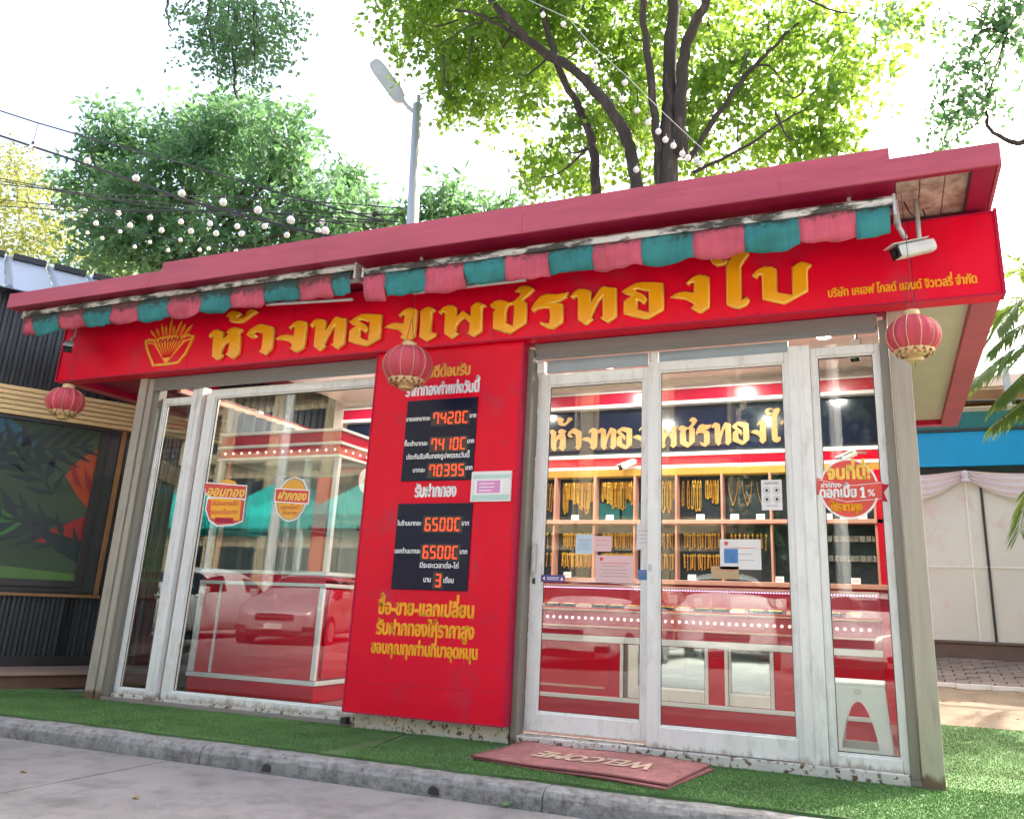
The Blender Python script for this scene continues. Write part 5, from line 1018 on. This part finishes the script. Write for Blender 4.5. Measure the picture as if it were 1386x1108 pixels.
for k in range(9):    # swagged drape
    x0 = 4.02+1.27*(k-.0); x1 = x0+1.27; mb = MB(); n, m_ = 26, 14
    for j in range(m_+1):
        t = j/m_
        for i in range(n+1):
            u = i/n; sag = 4*u*(1-u); top = 2.55-.05*sag; bot = 2.48-.26*sag-.02; z = top+(bot-top)*t; y = 5.99-.02*math.sin(t*22+sag*3)-.03*sag*t-.02; mb.v.append((x0+(x1-x0)*u, y, z))
    mb.f = [(j*(n+1)+i, j*(n+1)+i+1, (j+1)*(n+1)+i+1, (j+1)*(n+1)+i) for j in range(m_) for i in range(n)]; mb.mi = [0]*len(mb.f); o = G_(mb.build('drape_swag', 'drape', smooth=True), rn)
    G_(MB().lathe([(0, .05), (.03, .04), (.045, 0), (.03, -.04), (.06, -.09)], 12, c=(x1, 5.95, 2.50)).build('drape_knot', 'drape', smooth=True), rn)
for k, (z, m_) in enumerate(((3.28, 'kraft'), (3.50, 'trim_wood'), (3.62, 'kraft'), (3.82, 'ceiling'))): rbx('roof_edge', 4.7+.1*k, 13, 6.2+.25*k, 7.6, z, z+.1+.06*(k % 2), m_=m_, bevel=.01)
rbx('roof_post', 5.86, 5.93, 6.3, 6.4, 3.3, 3.9, m_='lamp_grey')
MB().tube([(4.9, 6.0, 3.42), (6, 5.9, 3.36), (8, 5.9, 3.45)], .018, 5).build('cable', 'wire')
tag(bpy.data.objects['cable'], 'dark cable sagging over the blue building at the right', 'cable')

# ================================================================ STREET LAMP, WIRES
sl = empty('street_lamp', (-2.72, 6, -.15), label='grey street lamp pole with a tilted flat lamp head above the roof', cat='street lamp')
G_(MB().tube([(-2.6, 6, -.15), (-2.72, 6, 5.5), (-2.90, 6, 9.35)], [.11, .105, .095], 14).build('pole', 'lamp_grey', smooth=True), sl); G_(MB().tube([(-2.90, 6, 9.35), (-2.905, 6, 9.56)], .035, 8).build('spigot', 'lamp_grey'), sl)
G_(MB().tube([(-2.93, 6, 9.2), (-3.07, 5.98, 9.32), (-3.2, 5.97, 9.50)], .04, 8).build('arm', 'lamp_grey', smooth=True), sl)
a, b = Vector((-3.22, 5.95, 9.50)), Vector((-3.77, 5.7, 10.30)); d = (b-a).normalized(); sd_ = Vector((.80, .18, .5)); sd_ = (sd_-d*sd_.dot(d)).normalized(); nn = d.cross(sd_).normalized()
if nn.y > 0: nn = -nn
mb = MB(); v = []
L_ = (b-a).length; prof = [(0, .05), (.06, .13), (.15, .165), (.8, .165), (.93, .14), (1.0, .08)]
for sgn, off in ((1, 0), (-1, .09)):
    for t, w_ in [(t_, w2*.8) for t_, w2 in prof]: v += [tuple(a+d*L_*t+sd_*w_-nn*off*(1)), tuple(a+d*L_*t-sd_*w_-nn*off)]
n = len(prof); f = [(2*k, 2*k+1, 2*k+3, 2*k+2) for k in range(n-1)]+[(2*n+2*k, 2*n+2*k+2, 2*n+2*k+3, 2*n+2*k+1) for k in range(n-1)]+[(2*k, 2*k+2, 2*n+2*k+2, 2*n+2*k) for k in range(n-1)]+[(2*k+1, 2*n+2*k+1, 2*n+2*k+3, 2*k+3) for k in range(n-1)]+[(0, 2*n, 2*n+1, 1), (2*n-2, 2*n-1, 4*n-1, 4*n-2)]
mb.add(v, f); G_(mb.build('lamp_housing', 'lamp_grey', bevel=.01), sl)
v = []
for t, w_ in ((.08, .07), (.16, .098), (.78, .098), (.9, .07)): v += [tuple(a+d*L_*t+sd_*w_+nn*.006), tuple(a+d*L_*t-sd_*w_+nn*.006)]
G_(MB().add(v, [(0, 1, 3, 2), (2, 3, 5, 4), (4, 5, 7, 6)]).build('lens', 'lamp_lens'), sl)
def festoon(label, cable, bulbs, r, cr=.012, drop=None, m_='wire'):
    e = empty('festoon_lights', cable[0], label=label, cat='string lights', group='festoon strings across the trees'); off = -Vector(cable[0])
    P2 = []
    for p, q in zip(cable, cable[1:]):
        for k in range(4): P2.append(Vector(p)*(1-k/4)+Vector(q)*k/4)
    P2.append(Vector(cable[-1])); o = MB().tube(P2, cr, 5).build('cable', m_); o.parent = e; o.location = off
    me = None
    for bx_, by_, bz in bulbs:
        g_ = empty('bulb_unit', (0, 0, 0)); bpy.data.objects.remove(g_)
        # height of the cable above the bulb
        zc = bz+.25
        for p, q in zip(P2, P2[1:]):
            lo, hi = min(p.x, q.x), max(p.x, q.x)
            if lo <= bx_ <= hi and hi > lo: t = (bx_-p.x)/(q.x-p.x); zc = p.z+(q.z-p.z)*t
        zc = max(zc, bz+r*1.6)
        s = MB().tube([(bx_, by_, bz+r*.75), (bx_, by_, bz+r*1.9)], r*.45, 8).build('socket', 'black'); s.parent = e; s.location = off
        c_ = MB().tube([(bx_, by_, bz+r*1.8), (bx_+.01, by_, zc)], r*.1, 4).build('drop_wire', 'wire'); c_.parent = s
        if me is None: me = MB().lathe([(0, -r), (r*.7, -r*.7), (r, 0), (r*.75, r*.6), (r*.42, r*.95)], 12).build('bulb', 'bulb', smooth=True); b_ = me
        else: b_ = copy(me)
        b_.parent = e; b_.location = Vector((bx_, by_, bz))+off
    return e
festoon('upper left string of larger round bulbs drooping from a thin cable', CABLE_A, BULB_A, .052)
o = MB().tube([Vector(p) for p in [(-9.5, 2.5, 8.2)]+CABLE_A2], .018, 6).build('black_cable', 'wire', smooth=True); tag(o, 'thick black cable running across the dense tree at the left', 'cable')
festoon('lower left string of small round bulbs in front of the dense tree', CABLE_B, BULB_B, .045, .01)
festoon('string of bulbs falling diagonally in front of the big tree trunk', CABLE_R, BULB_R, .036, .0045, m_='wire_white')
festoon('faint third string of tiny bulbs lying lowest across the dense tree', [(x-.6, 5.0, z-.05) for x, y, z in CABLE_B], [(x-.3+.1*math.sin(k*3), 5.0, z+.05+.08*math.sin(k*5)) for k, (x, y, z) in enumerate(BULB_B)], .036, .008)
for k, (z0, z1) in enumerate(((7.75, 5.95), (7.45, 5.75), (7.3, 5.85), (7.9, 5.6))):
    o = MB().tube([(-10.4, 3.4, z0), (-7, 3.4, (z0*.6+z1*.4)-.12), (-3.6, 3.4, (z0*.25+z1*.75)-.1), (-1.2, 3.4, z1-.2)], .009, 4).build('overhead_wire', 'wire'); tag(o, 'thin overhead wire behind the left strings of bulbs, %s of four' % ('third', 'second lowest', 'lowest', 'topmost')[k], 'wire', 'overhead wires at the left')

# ================================================================ TREES
def leaves(name, blobs, y, dens, size, m_, parent, seed, yj=1.0, lens=(.07, .028), cl=14, spread=.17, flat=0):
    rg_ = np.random.default_rng(seed); P = []
    for (x, z, r) in blobs:
        n = max(6, int(dens*r*r*r**.0)); d = rg_.normal(size=(n, 3)); d /= np.linalg.norm(d, axis=1)[:, None]; rr = r*rg_.uniform(.2, 1.0, n)**.6*(1+.28*np.sin(d[:, 0]*7+x*3)*np.sin(d[:, 2]*6+z*5))
        c0 = np.array([x, y+rg_.uniform(-yj, yj)*r, z]); cc = c0+d*rr[:, None]*np.array([1, 1.15, 1]); P.append(cc)
    Cc = np.concatenate(P); keep = rg_.random(len(Cc)) < .45+.55*(np.sin(Cc[:, 0]*2.3+Cc[:, 2]*1.1)*np.sin(Cc[:, 2]*2.9+Cc[:, 1]*1.7) > -.25); Cc = Cc[keep]; n = len(Cc); k = cl
    aa = rg_.uniform(0, 2*PI, n); ee = rg_.normal(-.25, .5, n); axc = np.column_stack([np.cos(aa)*np.cos(ee), np.sin(aa)*np.cos(ee), np.sin(ee)])     # each spray runs along its own drooping twig
    tt = np.tile(np.linspace(0, 1, k), n); A_ = np.repeat(axc, k, 0); N = n*k; ls = np.repeat(rg_.uniform(1.4, 3.0, n), k)*spread
    pos = np.repeat(Cc, k, 0)+A_*(tt*ls)[:, None]+rg_.normal(size=(N, 3))*spread*.28; pos[:, 2] -= tt*tt*ls*.35
    q = rg_.normal(size=(N, 3))*.75; q[:, 2] -= .25; ax = A_*.6+q; ax /= np.linalg.norm(ax, axis=1)[:, None]
    t = rg_.normal(size=(N, 3)); t[:, 2] *= .5; sdv = np.cross(ax, t); sdv /= np.linalg.norm(sdv, axis=1)[:, None]
    L_ = lens[0]*size*rg_.uniform(.45, 1.5, N)[:, None]; W2 = lens[1]*size*rg_.uniform(.6, 1.35, N)[:, None]
    V = np.stack([pos, pos+ax*L_*.45+sdv*W2, pos+ax*L_, pos+ax*L_*.45-sdv*W2], 1).reshape(-1, 3)
    o = np_mesh(name, V, np.arange(N*4).reshape(-1, 4), m_, parent); return o
def limb(parent, pts, r0, r1, name='limb', m_='bark', n=9, kink=0):
    P2 = []; pts = [Vector(p) for p in pts]
    for i in range(len(pts)-1):
        p0 = pts[max(i-1, 0)]; p1 = pts[i]; p2 = pts[i+1]; p3 = pts[min(i+2, len(pts)-1)]
        for k in range(5):
            t = k/5; q = .5*((2*p1)+(p2-p0)*t+(2*p0-5*p1+4*p2-p3)*t*t+(3*p1-p0-3*p2+p3)*t**3); P2.append(q+Vector((rnd.uniform(-kink, kink), rnd.uniform(-kink, kink), 0)))
    P2.append(pts[-1]); N = len(P2); return MB().tube(P2, [(r0+(r1-r0)*k/(N-1))*rnd.uniform(.93, 1.09) for k in range(N)], n).build(name, m_, parent, smooth=True)
def rel(o, e): o.parent = e; o.location = Vector(o.location)-e.location; return o
bt = empty('big_tree', (1.95, 4.6, -.1), label='tall bright green tree with dark forked limbs rising behind the shop', cat='tree')
TL = LIMB
yj = {'main': [4.5]*6, 'sub': [4.45, 4.3, 4.2, 4.1, 4.0], 'right': [4.5, 4.4, 4.3, 4.2, 4.0, 3.8], 'left': [4.45, 4.45, 4.4, 4.4, 4.35, 4.3, 4.2, 4.1, 4.0], 'leftb': [4.3, 4.3, 4.3, 4.3], 'l2': [4.8, 4.7, 4.65, 4.6, 4.5, 4.4], 'far': [4.6, 4.8, 4.9, 5.0, 5.1], 'farb': [4.9, 4.9, 4.9], 'tw': [4.3]*4, 'tw2': [4.6, 4.7, 4.8, 4.9]}
rad = {'main': (.155, .08), 'sub': (.075, .05), 'right': (.11, .05), 'left': (.12, .05), 'leftb': (.045, .02), 'l2': (.10, .045), 'far': (.05, .02), 'farb': (.022, .01), 'tw': (.022, .008), 'tw2': (.03, .012)}
rel(limb(None, [(1.75, 4.6, -.15), (1.9, 4.55, 1.5), (1.98, 4.5, 3.5), (2.03, 4.5, 5.0), (2.05, 4.5, 5.75)], .30, .17, 'trunk', n=14, kink=.01), bt)
for k, pts in TL.items():
    P3 = [(p[0], yj[k][i], p[2]) for i, p in enumerate(pts)]
    if k in ('sub', 'left', 'l2'): P3 = [(1.95, 4.5, 4.4), ((P3[0][0]+1.95)/2, 4.5, 5.1)]+P3
    rel(limb(None, P3, rad[k][0]*.84, rad[k][1]*.84, kink=.02), bt)
for k in range(16):
    b = BLOB_CROWN[(k*5) % len(BLOB_CROWN)]; s = min((Vector(p) for q in TL.values() for p in q[1:]), key=lambda v: (v.x-b[0])**2+(v.z-b[1])**2); rel(limb(None, [s, (s.x*.5+b[0]*.5, 4.4, s.z*.5+b[1]*.5-.2), (b[0], 4.5, b[1])], .018, .006, 'twig', n=5, kink=.01), bt)
rel(leaves('crown', [(4.364+(x-4.364)*1.13, .79+(z-.79)*1.13, r*1.2) for x, z, r in BLOB_CROWN], 5.75, 205, 1.5, 'leaf', None, 5, yj=1.3, spread=.17, cl=13), bt)
up = [(x*1.15-.3, z*1.0+2.2, r*1.9) for x, z, r in BLOB_CROWN if z > 8.4]
hi = [(x+.7*math.sin(z), z, 1.75) for x in (-1, 2, 5, 8, 11) for z in (12.6, 15.4, 18.2)]
rel(leaves('upper_crown', up, 5.2, 70, 1.5, 'leaf', None, 6, yj=1.3, spread=.3), bt)
rel(leaves('shade_crown', hi, 5.2, 42, 2.6, 'leaf', None, 8, yj=1.3, spread=.4), bt)  # unseen leaf masses above the view, added to shade the car park
def tree(name, base, blobs, y, label, m_, dens, size, seed, bark='bark', spread=.25, lens=(.09, .028), cl=14, r0=.25, yj=.8, group=None):
    e = empty(name, base, label=label, cat='tree', group=group); bx_, by_, bz = base; cx = sum(b[0] for b in blobs)/len(blobs); cz = sum(b[1] for b in blobs)/len(blobs); zmin = min(b[1]-b[2] for b in blobs)
    rel(limb(None, [(bx_, by_, bz), (bx_*.7+cx*.3, by_*.5+y*.5, zmin*.5), (bx_*.3+cx*.7, y, zmin), (cx, y, cz)], r0, r0*.35, 'trunk', bark, kink=.02), e)
    for b in blobs[::2]: rel(limb(None, [(cx*.8+bx_*.2, y, zmin+.2), (cx*.4+b[0]*.6, y, (zmin+b[1])/2+.2), (b[0], y, b[1])], r0*.3, .02, 'limb', bark, n=6, kink=.03), e)
    rel(leaves('crown', blobs, y, dens, size, m_, None, seed, yj=yj, spread=spread, lens=lens, cl=cl), e); return e
tree('dense_tree', (-12, 9.5, -.15), BLOB_DENSE, 9, 'dense blue green tree with a rounded crown behind the strings of bulbs', 'leaf_dark', 150, 1.9, 11, spread=.30, cl=15, lens=(.10, .026))
low_ = [(x-1.0, z-1.7, r) for x, z, r in BLOB_DENSE if z < 10.7]
tree('yellow_tree', (-22, 13, -.15), BLOB_YELLOW+[(x-1, z-2.2, r) for x, z, r in BLOB_YELLOW if z < 12.6]+[(-13.5, 9.8, .7), (-12.4, 9.3, .6)], 12, 'yellowish sparse tree behind the grey metal roof at the far left', 'leaf_yellow', 80, 1.5, 12, 'bark_pale', spread=.3, r0=.2)
tree('feathery_tree', (-6, 11.5, -.15), BLOB_FROND[:5], 11, 'loose feathery tree between the dense tree and the street lamp', 'leaf_dark', 110, 1.9, 13, spread=.25, lens=(.14, .022))
tree('feathery_tree', (-2.5, 11.5, -.15), BLOB_FROND[5:], 11, 'loose feathery tree just right of the street lamp pole', 'leaf_dark', 110, 1.9, 14, spread=.25, lens=(.14, .022))
e = empty('overhanging_branch', (-1.2, 0, 7.5), label='leafy branch hanging into the sky at the top left', cat='branch')
for b in BLOB_TOPL: rel(limb(None, [(-1.2, 0, 7.5), ((b[0]-1.2)/2, 0, 6.6), (b[0], 0, b[1])], .02, .006, 'twig', n=5, kink=.01), e)
for q in ((-1.9, 6.5), (-1.3, 6.1), (-.5, 6.3), (-.9, 5.5)): rel(limb(None, [(-1.2, 0, 7.5), ((q[0]-1.2)/2-.1, .1, (q[1]+7.5)/2), (q[0], 0, q[1]), (q[0]+.15, 0, q[1]-.45)], .028, .006, 'twig', n=6, kink=.02), e)
rel(leaves('foliage', BLOB_TOPL, 0, 900, .62, 'leaf_dark', None, 15, yj=.4, spread=.085, cl=12), e)
e = empty('thin_branch', (6.4, 2, 5.3), label='thin sparse branch with small dark leaves at the top right above the roof corner', cat='branch')
rel(limb(None, [(6.6, 2, 4.55), (5.69, 2, 4.565), (5.56, 2, 4.57), (5.39, 2, 4.73), (5.38, 2, 4.91)], .03, .01, 'twig', n=7, kink=.008), e); rel(limb(None, [(6.2, 2, 6.6), (5.846, 2, 6.03), (5.65, 2, 5.71), (5.46, 2, 5.46), (5.32, 2, 5.2)], .018, .006, 'twig', n=6, kink=.008), e)
for b in BLOB_TOPR[::2]: rel(limb(None, [(5.6, 2, 5.6), ((b[0]+5.6)/2, 2, b[1]+.1), (b[0], 2, b[1]-.1)], .01, .004, 'twig', n=5, kink=.008), e)
rel(leaves('foliage', BLOB_TOPR, 2, 1100, .8, 'leaf_dark', None, 16, yj=.6, spread=.08, cl=9), e)
# palm at the right edge
pt = empty('palm_tree', (6.5, 4.0, .1), label='palm with arching fronds reaching in from the right edge', cat='palm')
rel(limb(None, [(6.5, 4.0, .1), (6.55, 4.0, 1.5), (6.45, 4.0, 2.9)], .10, .07, 'trunk', 'bark_pale', n=10), pt)
def palm_frond(pts, lw, name='frond'):
    pts = [Vector(p) for p in pts]; P2 = []
    for i in range(len(pts)-1):
        p0 = pts[max(i-1, 0)]; p1 = pts[i]; p2 = pts[i+1]; p3 = pts[min(i+2, len(pts)-1)]
        for k in range(10): t = k/10; P2.append(.5*((2*p1)+(p2-p0)*t+(2*p0-5*p1+4*p2-p3)*t*t+(3*p1-p0-3*p2+p3)*t**3))
    P2.append(pts[-1]); mb = MB().tube(P2, [.012*(1-.8*i/len(P2)) for i in range(len(P2))], 5); N = len(P2)
    for i in range(4, N-1):
        d = (P2[min(i+1, N-1)]-P2[i-1]).normalized(); sdv = d.cross(Vector((0, 0, 1))); sdv = sdv.normalized() if sdv.length > .01 else Vector((0, 1, 0))
        for s in (1, -1):
            for h in (0, .5):
                ll = lw*(.45+.6*math.sin(PI*min(1, i/N*1.05)))*rnd.uniform(.85, 1.1); e_ = (d*.75+sdv*s*.75+Vector((0, 0, -.30+rnd.uniform(-.15, .15)))).normalized(); p = P2[i]+(P2[i+1]-P2[i])*h; wv = (e_.cross(Vector((0, 0, 1)))).normalized()*.011; dr = Vector((0, 0, -ll*.22))
                mb.add([p, p+e_*ll*.4+wv, p+e_*ll*.4-wv, p+e_*ll*.75+wv*.8+dr*.4, p+e_*ll*.75-wv*.8+dr*.4, p+e_*ll+dr], [(0, 1, 2), (1, 3, 4, 2), (3, 5, 4)])
    return rel(mb.build(name, 'leaf_palm'), pt)
top = (6.45, 4.0, 2.95)
for pts in [[top, (6.1, 3.9, 3.7), (5.85, 3.8, 4.1), (5.62, 3.6, 4.25)], [top, (6.0, 3.7, 3.6), (5.7, 3.55, 3.75), (5.45, 3.4, 3.45)], [top, (6.0, 3.5, 3.3), (5.6, 3.4, 3.25), (5.2, 3.3, 2.93)], [top, (6.1, 3.6, 2.95), (5.7, 3.5, 2.82), (5.35, 3.4, 2.55)], [top, (6.2, 3.9, 3.1), (5.9, 3.9, 2.4), (5.62, 3.8, 1.95), (5.5, 3.7, 1.6)], [top, (6.3, 3.7, 2.7), (5.9, 3.6, 2.25), (5.6, 3.5, 2.0)], [top, (6.9, 4.2, 3.7), (7.4, 4.3, 3.6), (7.8, 4.4, 3.1)], [top, (6.5, 4.6, 3.7), (6.5, 5.1, 3.6), (6.5, 5.5, 3.1)], [top, (6.3, 4.4, 4.0), (6.1, 4.7, 4.5), (5.95, 4.9, 4.6)], [top, (6.5, 3.3, 3.6), (6.5, 2.9, 3.4), (6.5, 2.6, 2.9)], [top, (6.05, 3.8, 3.45), (5.75, 3.6, 3.55), (5.42, 3.5, 3.30)], [top, (6.1, 3.7, 3.25), (5.75, 3.5, 3.1), (5.38, 3.35, 2.75)], [top, (6.1, 4.1, 3.8), (5.8, 4.2, 4.0), (5.5, 4.2, 3.85)], [top, (6.3, 4.1, 2.7), (6.0, 4.1, 2.2), (5.75, 4.1, 1.7)]]: palm_frond(pts, .42)

# ================================================================ THE STREET BEHIND THE PHOTOGRAPHER (seen only as reflections)
def car(x, y, rz, paint, label, tall=1.0, plate=True):
    e = empty('parked_car', (x, y, -.16), rz, label=label, cat='car')
    # stations along -Y = front; (y, half width, z bottom, z belt, z top, roof half width)
    stn = [(-2.1, .55, .32, .58, .60, .50), (-2.05, .74, .25, .68, .70, .62), (-1.85, .84, .2, .80, .84, .72), (-1.45, .87, .2, .88, .92, .76), (-1.05, .88, .2, .94, .98, .76), (-.75, .88, .2, .97, 1.12, .72), (-.3, .88, .2, .98, 1.42, .66), (.2, .88, .2, .99, 1.52, .66), (1.0, .88, .2, 1.0, 1.50, .64), (1.5, .87, .22, 1.0, 1.38, .62), (1.85, .84, .25, .98, 1.12, .62), (2.05, .76, .3, .9, .94, .62)]
    mb = MB(); K = 9
    for (yy, w_, zb, zl, zt, wr) in stn:
        zl *= tall; zt *= tall
        half = [(0, zb), (w_*.9, zb), (w_, zb+.18), (w_*1.0, zl*.72), (w_*.97, zl), (wr+.03, zl+(zt-zl)*.8), (wr*.75, zt), (0, zt+.02)]
        ring = half+[(-a, b) for a, b in half[-2:0:-1]]; mb.v += [(a, yy, b) for a, b in ring]
    n = 14
    for k in range(len(stn)-1):
        for j in range(n):
            mb.f.append((k*n+j, k*n+(j+1) % n, (k+1)*n+(j+1) % n, (k+1)*n+j)); cabin = 4 <= k <= 9
            mb.mi.append(1 if (cabin and j in (4, 9) and k != 7) or (k in (5, ) and j in (5, 6, 7, 8)) or (k in (9,) and j in (5, 6, 7, 8)) else 0)
    mb.f += [tuple(range(n))[::-1], tuple((len(stn)-1)*n+q for q in range(n))]; mb.mi += [0, 0]
    o = mb.build('body', [paint, 'car_glass'], e, smooth=True); ss = o.modifiers.new('s', 'SUBSURF'); ss.levels = 1; ss.render_levels = 2
    for sx_ in (-1, 1):
        for yy in (-1.35, 1.3):
            t_ = MB().tube([(sx_*.70, yy, .31), (sx_*.90, yy, .31)], .31, 20).build('tyre', 'tyre', e); r_ = MB().tube([(sx_*.86, yy, .31), (sx_*.91, yy, .31)], .2, 12).build('rim', 'rim', e)
        MB().add([(sx_*.40, -2.085, .60), (sx_*.78, -1.90, .66), (sx_*.80, -1.84, .78), (sx_*.42, -2.04, .70)], [(0, 1, 2, 3)]).build('headlight', 'mirror', e)
        MB().box(sx_*.99-.09, sx_*.99+.09, -.78, -.66, .95*tall, 1.1*tall).build('mirror', paint, e, bevel=.02)
        MB().box(min(sx_*.55, sx_*.78), max(sx_*.55, sx_*.78), -2.09, -2.0, .32, .42).build('fog_lamp', 'black', e, bevel=.02)
    MB().box(-.38, .38, -2.125, -2.0, .52, .64).build('grille', 'black', e, bevel=.02); MB().box(-.55, .55, -2.12, -2.02, .24, .34).build('lower_grille', 'black', e, bevel=.02)
    MB().box(-.38, .38, -2.135, -2.1, .575, .59).build('chrome_bar', 'rim', e); MB().box(-.17, .17, -2.145, -2.11, .36, .46).build('number_plate', 'white_print', e)
    return e
car(-.35, -9.2, PI, 'car_white', 'white hatchback parked nose to the shop, mirrored in the doors')
car(-7.4, -10.2, R(160), 'car_silver', 'silver car parked nose out, mirrored in the left window'); car(-4.2, -10.6, R(176), 'car_red', 'dark red car parked nose to the shop, mirrored in the left window')
car(1.4, -11.6, R(170), 'car_white', 'white tall car mirrored in the counter panels', 1.15); car(3.9, -11.2, R(185), 'car_white', 'white low car mirrored in the right counter panel', .95); car(6.7, -10.6, R(182), 'car_silver', 'silver car parked to the right of the photographer'); car(-9.6, -8.8, R(172), 'car_white', 'white car at the left end of the parked row')
ob = empty('office_building', (-18, -34, -.15), label='long beige office building across the street with dark windows', cat='building')
def obx(name, *a, m_='beige_wall', bevel=0): return rel(box(name, *a, m_, bevel=bevel), ob)
obx('wall', -46, 26, -44, -34, -.15, 17)
for i in range(18):
    for f_ in range(4):
        x = -45+4*i; z = 1.2+4.1*f_; obx('window', x, x+2.6, -34.02, -33.9, z, z+2.4, m_='win_dark')
    obx('pilaster', -45.9+4*i, -45.2+4*i, -34.0, -33.5, -.15, 17)
for z in (4.4, 8.6, 12.7, 16.6): obx('string_course', -46, 26, -34, -33.6, z, z+.3)
for i in range(5):
    x = -24+3.5*i; e = empty('market_canopy', (x, -16, -.15), label='turquoise market canopy across the car park, %s of five' % ['leftmost', 'second', 'middle', 'fourth', 'rightmost'][i], cat='canopy', group='turquoise canopies across the car park')
    MB().add([(-1.6, -1.4, 3.3), (1.6, -1.4, 3.3), (1.6, 1.4, 3.3), (-1.6, 1.4, 3.3), (0, 0, 4.6), (-1.6, -1.4, 2.9), (1.6, -1.4, 2.9), (1.6, 1.4, 2.9), (-1.6, 1.4, 2.9)], [(0, 1, 4), (1, 2, 4), (2, 3, 4), (3, 0, 4), (0, 5, 6, 1), (1, 6, 7, 2), (2, 7, 8, 3), (3, 8, 5, 0)]).build('canvas', 'canopy', e)
    for a, b in ((-1.5, -1.3), (1.5, -1.3), (1.5, 1.3), (-1.5, 1.3)): MB().tube([(a, b, 0), (a, b, 3.3)], .04, 6).build('leg', 'lamp_grey', e)
for k, x in enumerate((-11.5, -4.5, 3.5)):
    e = empty('utility_pole', (x, -13.5, -.15), label='pale utility pole across the car park, %s of three' % ['left', 'middle', 'right'][k], cat='pole', group='utility poles across the car park'); MB().tube([(0, 0, 0), (0, 0, 11)], [.16, .11], 8).build('pole', 'white', e); MB().tube([(-1, 0, 8.5), (1, 0, 8.5)], .04, 5).build('crossarm', 'lamp_grey', e)
for k, (x, y, s) in enumerate(((10, -22, 1), (19, -18, 1.1), (3, -27, .9), (-34, -22, 1))):
    bl = [(x+dx*s*2.0, 7*s+dz*1.8, 2.0*s) for dx in (-1, 0, 1) for dz in (-1, 0, 1, 2)]
    tree('street_tree', (x, y, -.15), bl, y, 'leafy street tree across the car park, %s' % ['second from the right', 'rightmost', 'middle one before the office building', 'leftmost'][k], 'leaf_dark', 45, 5, 30+k, spread=.5, cl=10, r0=.3, group='street trees across the car park')
